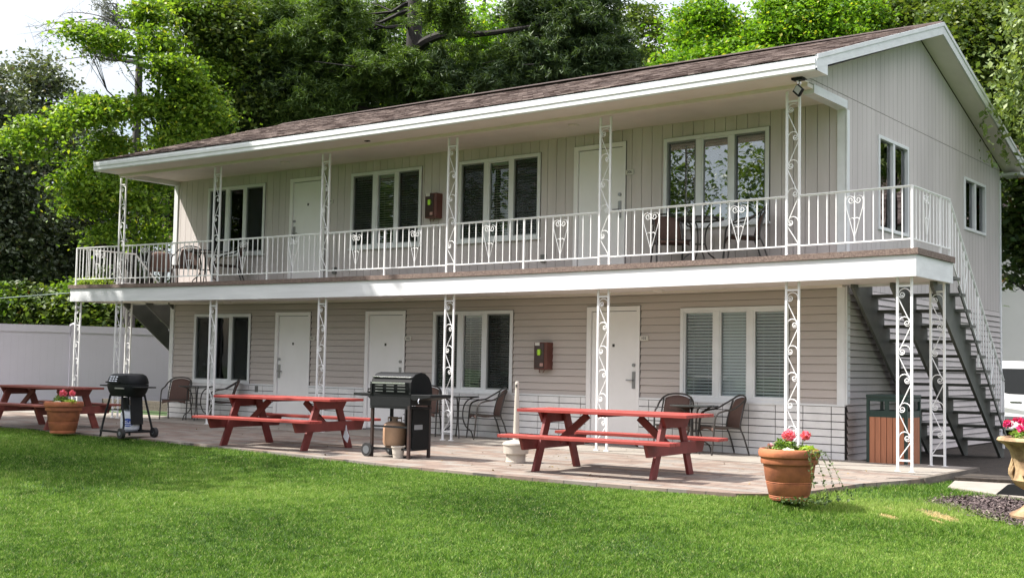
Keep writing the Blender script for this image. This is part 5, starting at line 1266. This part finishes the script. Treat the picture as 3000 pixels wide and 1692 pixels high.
# the tall pine with the bare twigs
M_barkg = mat('grey_pine_bark', (0.10, 0.092, 0.092), 0.95, 0.4, 5, bump=1.0, bscale=18, stretch=(3, 3, 0.4))
pb = at_dist(370, 32.4)
tree('pine_tree', 'tall pine with a straight bare grey trunk and bare twigs reaching left', pb, [(325, 50, 22, 22, 30.8), (310, 150, 40, 14, 30.8), (275, 140, 20, 8, 30.8), (300, 12, 25, 10, 30.8)], 1900, .06, L_greyneedle, M_barkg, .18, style='needle', seed=5, clump=(.25, .5), cden=60, group=G1, limbs=9, trunk_to=14.0, rise=-.1)
bt = MB(); o_ = pt(385, 110, 30.5)
for k, (u, v) in enumerate(((105, 85), (95, 110), (120, 125), (170, 50), (250, 170), (240, 130), (270, 190), (210, 75))):
    e = pt(u, v, 30.5+.3*math.sin(k)); mid = pt((385+u)/2+30, min(v, 110)*.45+30 if k != 4 else 140, 30.5)
    pts_ = smoothpath([tuple(o_), tuple(mid), tuple((mid*.3+e*.7)+np.array([0, 0, .12])), tuple(e)], 5); bt.tube(pts_, [.022*(1-.85*i/len(pts_)) for i in range(len(pts_))], 4)
    for j in range(7):
        p0_ = pts_[int(len(pts_)*(.55+.06*j)) if int(len(pts_)*(.55+.06*j)) < len(pts_) else -1]; bt.tube([p0_, p0_+Vector(RNG.normal(0, .16, 3))-Vector((0, 0, .08)), p0_+Vector(RNG.normal(0, .30, 3))-Vector((0.1, 0, .16))], [.006, .004, .002], 3)
pine_root = [o for o in bpy.data.objects if o.name.startswith('pine_tree')][0]
tw = bt.build('bare_twigs', M_twig); tw.data.transform(Matrix.Translation(-Vector(pine_root.location))); tw.parent = pine_root
# bright maple at left
tree('maple_tree', 'bright yellow-green maple spreading in front of the tall pine at the left', at_dist(432, 32.7), [(u_, v_, a_, b_, d_+1.6) for u_, v_, a_, b_, d_ in [(470, 125, 45, 25, 28), (445, 35, 45, 30, 28.5), (500, 185, 70, 16, 27.6), (530, 225, 65, 12, 27.8), (560, 265, 70, 14, 28), (590, 300, 55, 12, 28), (600, 320, 45, 40, 29), (480, 315, 90, 22, 28), (300, 315, 75, 25, 27.5), (240, 340, 60, 16, 27), (120, 372, 60, 12, 27), (45, 412, 45, 14, 27), (110, 440, 40, 12, 27), (330, 420, 50, 16, 28), (280, 470, 50, 30, 28), (235, 540, 50, 30, 27.5), (330, 560, 70, 25, 28), (250, 600, 45, 16, 28), (410, 590, 50, 22, 28), (440, 520, 60, 22, 28.5), (300, 680, 35, 25, 28), (250, 95, 60, 8, 28), (200, 80, 30, 6, 28), (330, 125, 40, 16, 28), (440, 680, 35, 30, 29), (520, 400, 60, 18, 28)]], 36000, .058, L_maple, M_barkd, .12, seed=6, clump=(.20, .44), cden=420, group=G1, limbs=34, trunk_to=8.5)
tree('maple_tree', 'slim dark-stemmed maple leaning right behind the left end of the roof', at_dist(475, 33.2), [(545, 380, 70, 22, 31.5), (620, 220, 60, 30, 32), (660, 150, 80, 30, 33), (690, 80, 80, 30, 33), (500, 430, 50, 18, 31.5), (540, 20, 70, 25, 32)], 13000, .062, L_mid, M_barkd, .14, seed=7, clump=(.22, .5), cden=150, group=G1, limbs=18, trunk_to=9)
tree('broadleaf_tree', 'mid-green tree with reddish leaves seen past the balcony corner', at_dist(505, 36), [(500, 640, 40, 70, 36), (480, 540, 60, 40, 36)], 4200, .085, L_red, M_barkd, .12, seed=8, clump=(.3, .6), cden=36, group=G1, limbs=8)
# shrubs beyond the vinyl fence
for k, (u, v, ru, rv, d, mm) in enumerate(((-40, 900, 90, 80, 33, L_mid), (70, 900, 90, 65, 33, L_red), (170, 920, 90, 70, 32.5, L_dark), (265, 900, 80, 80, 32.5, L_mid), (350, 930, 80, 70, 32, L_dark), (440, 920, 70, 80, 33, L_dark))):
    d += 1.6; x_ = at_dist(u, d); lab = ['dark green shrub beyond the fence at the far left edge', 'rust-tinged shrub beyond the fence, second from the left edge', 'dark shrub beyond the fence just left of the fence post', 'mid-green shrub beyond the fence behind the corner post', 'dark shrub beyond the fence behind the second lower post', 'dark shrub beyond the fence beside the left staircase'][k]
    tree('shrub', lab, x_, [(u, v, ru, rv, d)], 6000, .075, mm, M_barkd, .05, seed=20+k, clump=(.25, .5), cden=46, group='shrubs beyond the fence', limbs=6, category='shrub')
# the big dark pines behind the roof
tree('pine_tree', 'huge dark pine with a thick trunk and level bough behind the middle of the roof', at_dist(1205, 33), [(1000, 40, 90, 60, 32), (900, 150, 140, 60, 32), (760, 60, 130, 80, 33), (1300, 30, 60, 25, 31), (1340, 75, 50, 18, 31), (1150, 215, 170, 30, 31.5), (1450, 200, 150, 50, 32), (1300, 270, 150, 35, 31.5), (900, 290, 150, 40, 32), (1090, 110, 60, 60, 34.5), (1250, 130, 50, 40, 34.5), (1150, 30, 60, 40, 35)], 120000, .10, L_pine2, M_barkd, .42, style='needle', seed=9, clump=(.6, 1.1), cden=210, group=G1, limbs=7, trunk_to=17, rise=-.1)
tree('pine_tree', 'dense blue-black pine mass right of the thick pine trunk', at_dist(1680, 32), [(1680, 60, 130, 110, 32), (1620, 180, 140, 70, 31.5), (1760, 170, 90, 60, 31.5), (1560, 50, 70, 80, 32), (1450, 250, 180, 35, 31.5), (1240, 240, 140, 35, 32), (1700, 230, 110, 30, 31.5)], 130000, .105, L_pine, M_barkd, .35, style='needle', seed=10, clump=(.6, 1.1), cden=210, group=G1, limbs=24, trunk_to=17, rise=-.1)
tree('pine_tree', 'dark pine with drooping boughs left of the thick pine trunk', at_dist(800, 34), [(700, 60, 110, 110, 34), (820, 240, 170, 80, 33), (640, 260, 90, 110, 34), (980, 280, 170, 60, 33), (680, 370, 120, 40, 33)], 80000, .105, L_pine, M_barkd, .3, style='needle', seed=12, clump=(.6, 1.0), cden=150, group=G1, limbs=26, trunk_to=16, rise=-.1)
tree('broadleaf_tree', 'dark tree with yellowing leaf tips right of the left maple', at_dist(640, 33), [(620, 60, 90, 80, 32.5), (700, 170, 80, 80, 32.5), (640, 330, 80, 60, 32.5), (740, 300, 70, 60, 32.5)], 26000, .065, L_dark, M_barkd, .2, seed=13, clump=(.35, .7), cden=100, group=G1, limbs=16, trunk_to=11)
for k, (u, d, cs, mm, lab) in enumerate((
    (900, 46, [(850, 120, 220, 150, 46), (760, 300, 150, 90, 46), (960, 330, 150, 60, 46)], L_mid, 'green tree glimpsed through the pines above the left half of the roof'),
    (1400, 48, [(1400, 120, 220, 110, 48), (1250, 300, 180, 60, 48), (1550, 260, 150, 60, 48)], L_maple2, 'sunlit tree glimpsed through the pines above the middle of the roof'),
    (1800, 44, [(1760, 220, 130, 50, 44), (1860, 190, 50, 50, 44), (1870, 40, 40, 20, 44), (1900, 90, 30, 14, 44), (1640, 280, 160, 30, 44)], L_dark, 'dark leafy tree beside the sky gap above the roof'))):
    tree('broadleaf_tree', lab, at_dist(u, d), cs, 40000, .085, mm, M_barkd, .3, seed=30+k, clump=(.5, .95), cden=110, group=G1, limbs=16, trunk_to=16)
bp_ = [o for o in bpy.data.objects if o.get('label', '').startswith('huge dark pine')][0]
b = MB(); pts_ = smoothpath([tuple(pt(1215, 150, 33)), tuple(pt(1255, 118, 32.6)), tuple(pt(1320, 97, 32)), tuple(pt(1400, 100, 31.5)), tuple(pt(1500, 88, 31.3)), tuple(pt(1600, 70, 31.2))], 5); b.tube(pts_, [.15*(1-.75*i/len(pts_)) for i in range(len(pts_))], 7)
o = b.build('bough', M_barkd, smooth=True); o.data.transform(Matrix.Translation(-Vector(bp_.location))); o.parent = bp_
# bright maples right of the sky gap
tree('maple_tree', 'bright sunlit maple right of the sky gap above the roof', at_dist(2080, 36), [(2040, 130, 60, 40, 36), (2070, 50, 60, 50, 36), (1990, 200, 70, 30, 35), (2130, 170, 100, 45, 35.5), (2020, 250, 110, 30, 35), (2180, 100, 50, 40, 36)], 48000, .060, L_maple2, M_bark, .25, seed=14, clump=(.28, .6), cden=220, group=G1, limbs=22, trunk_to=13)
tree('maple_tree', 'bright sunlit maple above the roof between the other maple and the gable', at_dist(2330, 35), [(2280, 110, 80, 55, 35), (2380, 60, 100, 60, 35), (2450, 130, 90, 35, 35), (2250, 190, 100, 35, 34.5), (2350, 15, 110, 35, 35.5), (2500, 30, 50, 40, 36)], 60000, .060, L_maple2, M_bark, .25, seed=15, clump=(.3, .62), cden=220, group=G1, limbs=22, trunk_to=14)
# darker trees behind the gable
tree('broadleaf_tree', 'deep green tree behind the gable peak', at_dist(2640, 38), [(2600, 60, 130, 90, 38), (2730, 40, 110, 70, 38), (2560, 150, 110, 60, 38), (2800, 120, 90, 90, 38)], 55000, .075, L_dark, M_barkd, .3, seed=16, clump=(.45, .85), cden=170, group=G1, limbs=18, trunk_to=14)
tree('broadleaf_tree', 'deep green tree right of the gable slope', at_dist(2880, 34), [(2850, 120, 80, 110, 34), (2900, 280, 90, 130, 34), (2960, 420, 80, 90, 34), (2980, 60, 80, 90, 34)], 55000, .072, L_dark, M_barkd, .3, seed=17, clump=(.4, .8), cden=170, group=G1, limbs=16, trunk_to=14)
tree('broadleaf_tree', 'large dark tree far behind the right end of the gable', at_dist(2860, 50), [(2750, 150, 200, 180, 50), (2950, 300, 150, 200, 50)], 26000, .16, L_dark, M_barkd, .3, seed=18, clump=(.7, 1.3), cden=120, group=G1, limbs=10, trunk_to=18)
# nearer drooping tree at the right edge
tree('birch_tree', 'tree with pale drooping sprays at the upper right edge', at_dist(3120, 22), [(3015, 60, 45, 60, 22), (3020, 200, 40, 60, 22), (3060, 330, 45, 60, 22), (3120, 100, 90, 120, 22), (3150, 300, 80, 120, 22)], 9000, .055, L_droop, M_bark, .16, style='hang', seed=19, clump=(.45, .8), cden=60, group=G1, limbs=12, trunk_to=9)
tree('maple_tree', 'dark red-green maple branch hanging before the white building', at_dist(3130, 25), [(2975, 520, 55, 40, 25), (2960, 610, 45, 45, 25), (2985, 700, 45, 45, 25), (2970, 800, 40, 28, 25), (3030, 650, 60, 160, 25), (3100, 500, 90, 120, 25), (2945, 680, 25, 30, 25)], 7500, .075, L_red, M_barkd, .16, seed=24, clump=(.22, .42), cden=95, group=G1, limbs=18, trunk_to=7)
# trees out of frame to the left and behind the camera: they shade the lawn and show in the window glass
G2 = 'trees around the lawn outside the picture'
def wt(x, y, H, r, n, seed, lab, m=L_mid, size=.13, rz=None, cden=50, name='yard_tree', h0=None):
    rz = rz or H*.28
    tree(name, lab, (x, y), [('w', x, y, H-rz, r, rz), ('w', x+r*.35, y-r*.2, H-rz*1.7, r*.8, rz*.6)], n, size, m, M_barkd, .22, seed=seed, clump=(.6, 1.1), cden=cden, group=G2, limbs=20)
wt(-20.6, -9.4, 10.5, 3.2, 9000, 41, 'tall yard tree left of the patio, outside the picture', L_dark, cden=46)
tree('yard_tree', 'yard tree shading the left part of the lawn', (-14.8, -11.4), [('w', -15.3, -9.5, 9.0, 2.3, 1.1), ('w', -12.0, -10.7, 9.2, 1.7, .8), ('w', -14.8, -12.0, 9.8, 2.2, 1.2)], 6000, .12, L_dark, M_barkd, .2, seed=42, clump=(.5, .9), cden=60, group=G2, limbs=20)
tree('yard_tree', 'tall yard tree shading the left end of the balcony', (-22.5, -8.5), [('w', -20.3, -7.3, 12.0, 2.3, 1.3), ('w', -17.6, -6.9, 12.4, 2.1, 1.2), ('w', -15.8, -6.9, 12.6, 1.4, .9), ('w', -22.5, -8.5, 13.2, 2.0, 1.4)], 30000, .14, L_mid, M_barkd, .22, seed=43, clump=(.5, .9), cden=75, group=G2, limbs=20)
for k, (x, y, H) in enumerate(((-12, -27, 12), (-19, -24, 13), (-6, -31, 12), (-27, -21, 13), (-36, -19, 14), (-33, -9, 13), (2, -36, 14), (-24, -33, 15), (-45, -28, 16))):
    wt(x, y, H, 3.6, 9000, 50+k, 'yard tree number reflected in the windows', L_dark, .11, cden=60)
for k, (x, y, H) in enumerate(((9, 27, 10), (14, 24, 12))):
    wt(x, y, H, 4, 4200, 70+k, 'yard tree behind the driveway', L_mid, .2, cden=34)
i = 0
NUM = ['first', 'second', 'third', 'fourth', 'fifth', 'sixth', 'seventh', 'eighth', 'ninth']; ia = ib = 0
for o in list(bpy.data.objects):
    if o.name.startswith('yard_tree') and o.get('label', '').endswith('in the windows'): o['label'] = NUM[ia]+' dark tree of the row behind the photographer, mirrored in the windows'; ia += 1
    elif o.name.startswith('yard_tree') and o.get('label', '').endswith('driveway'): o['label'] = ['nearer', 'farther'][ib]+' green tree beyond the driveway, mirrored in the gable windows'; ib += 1
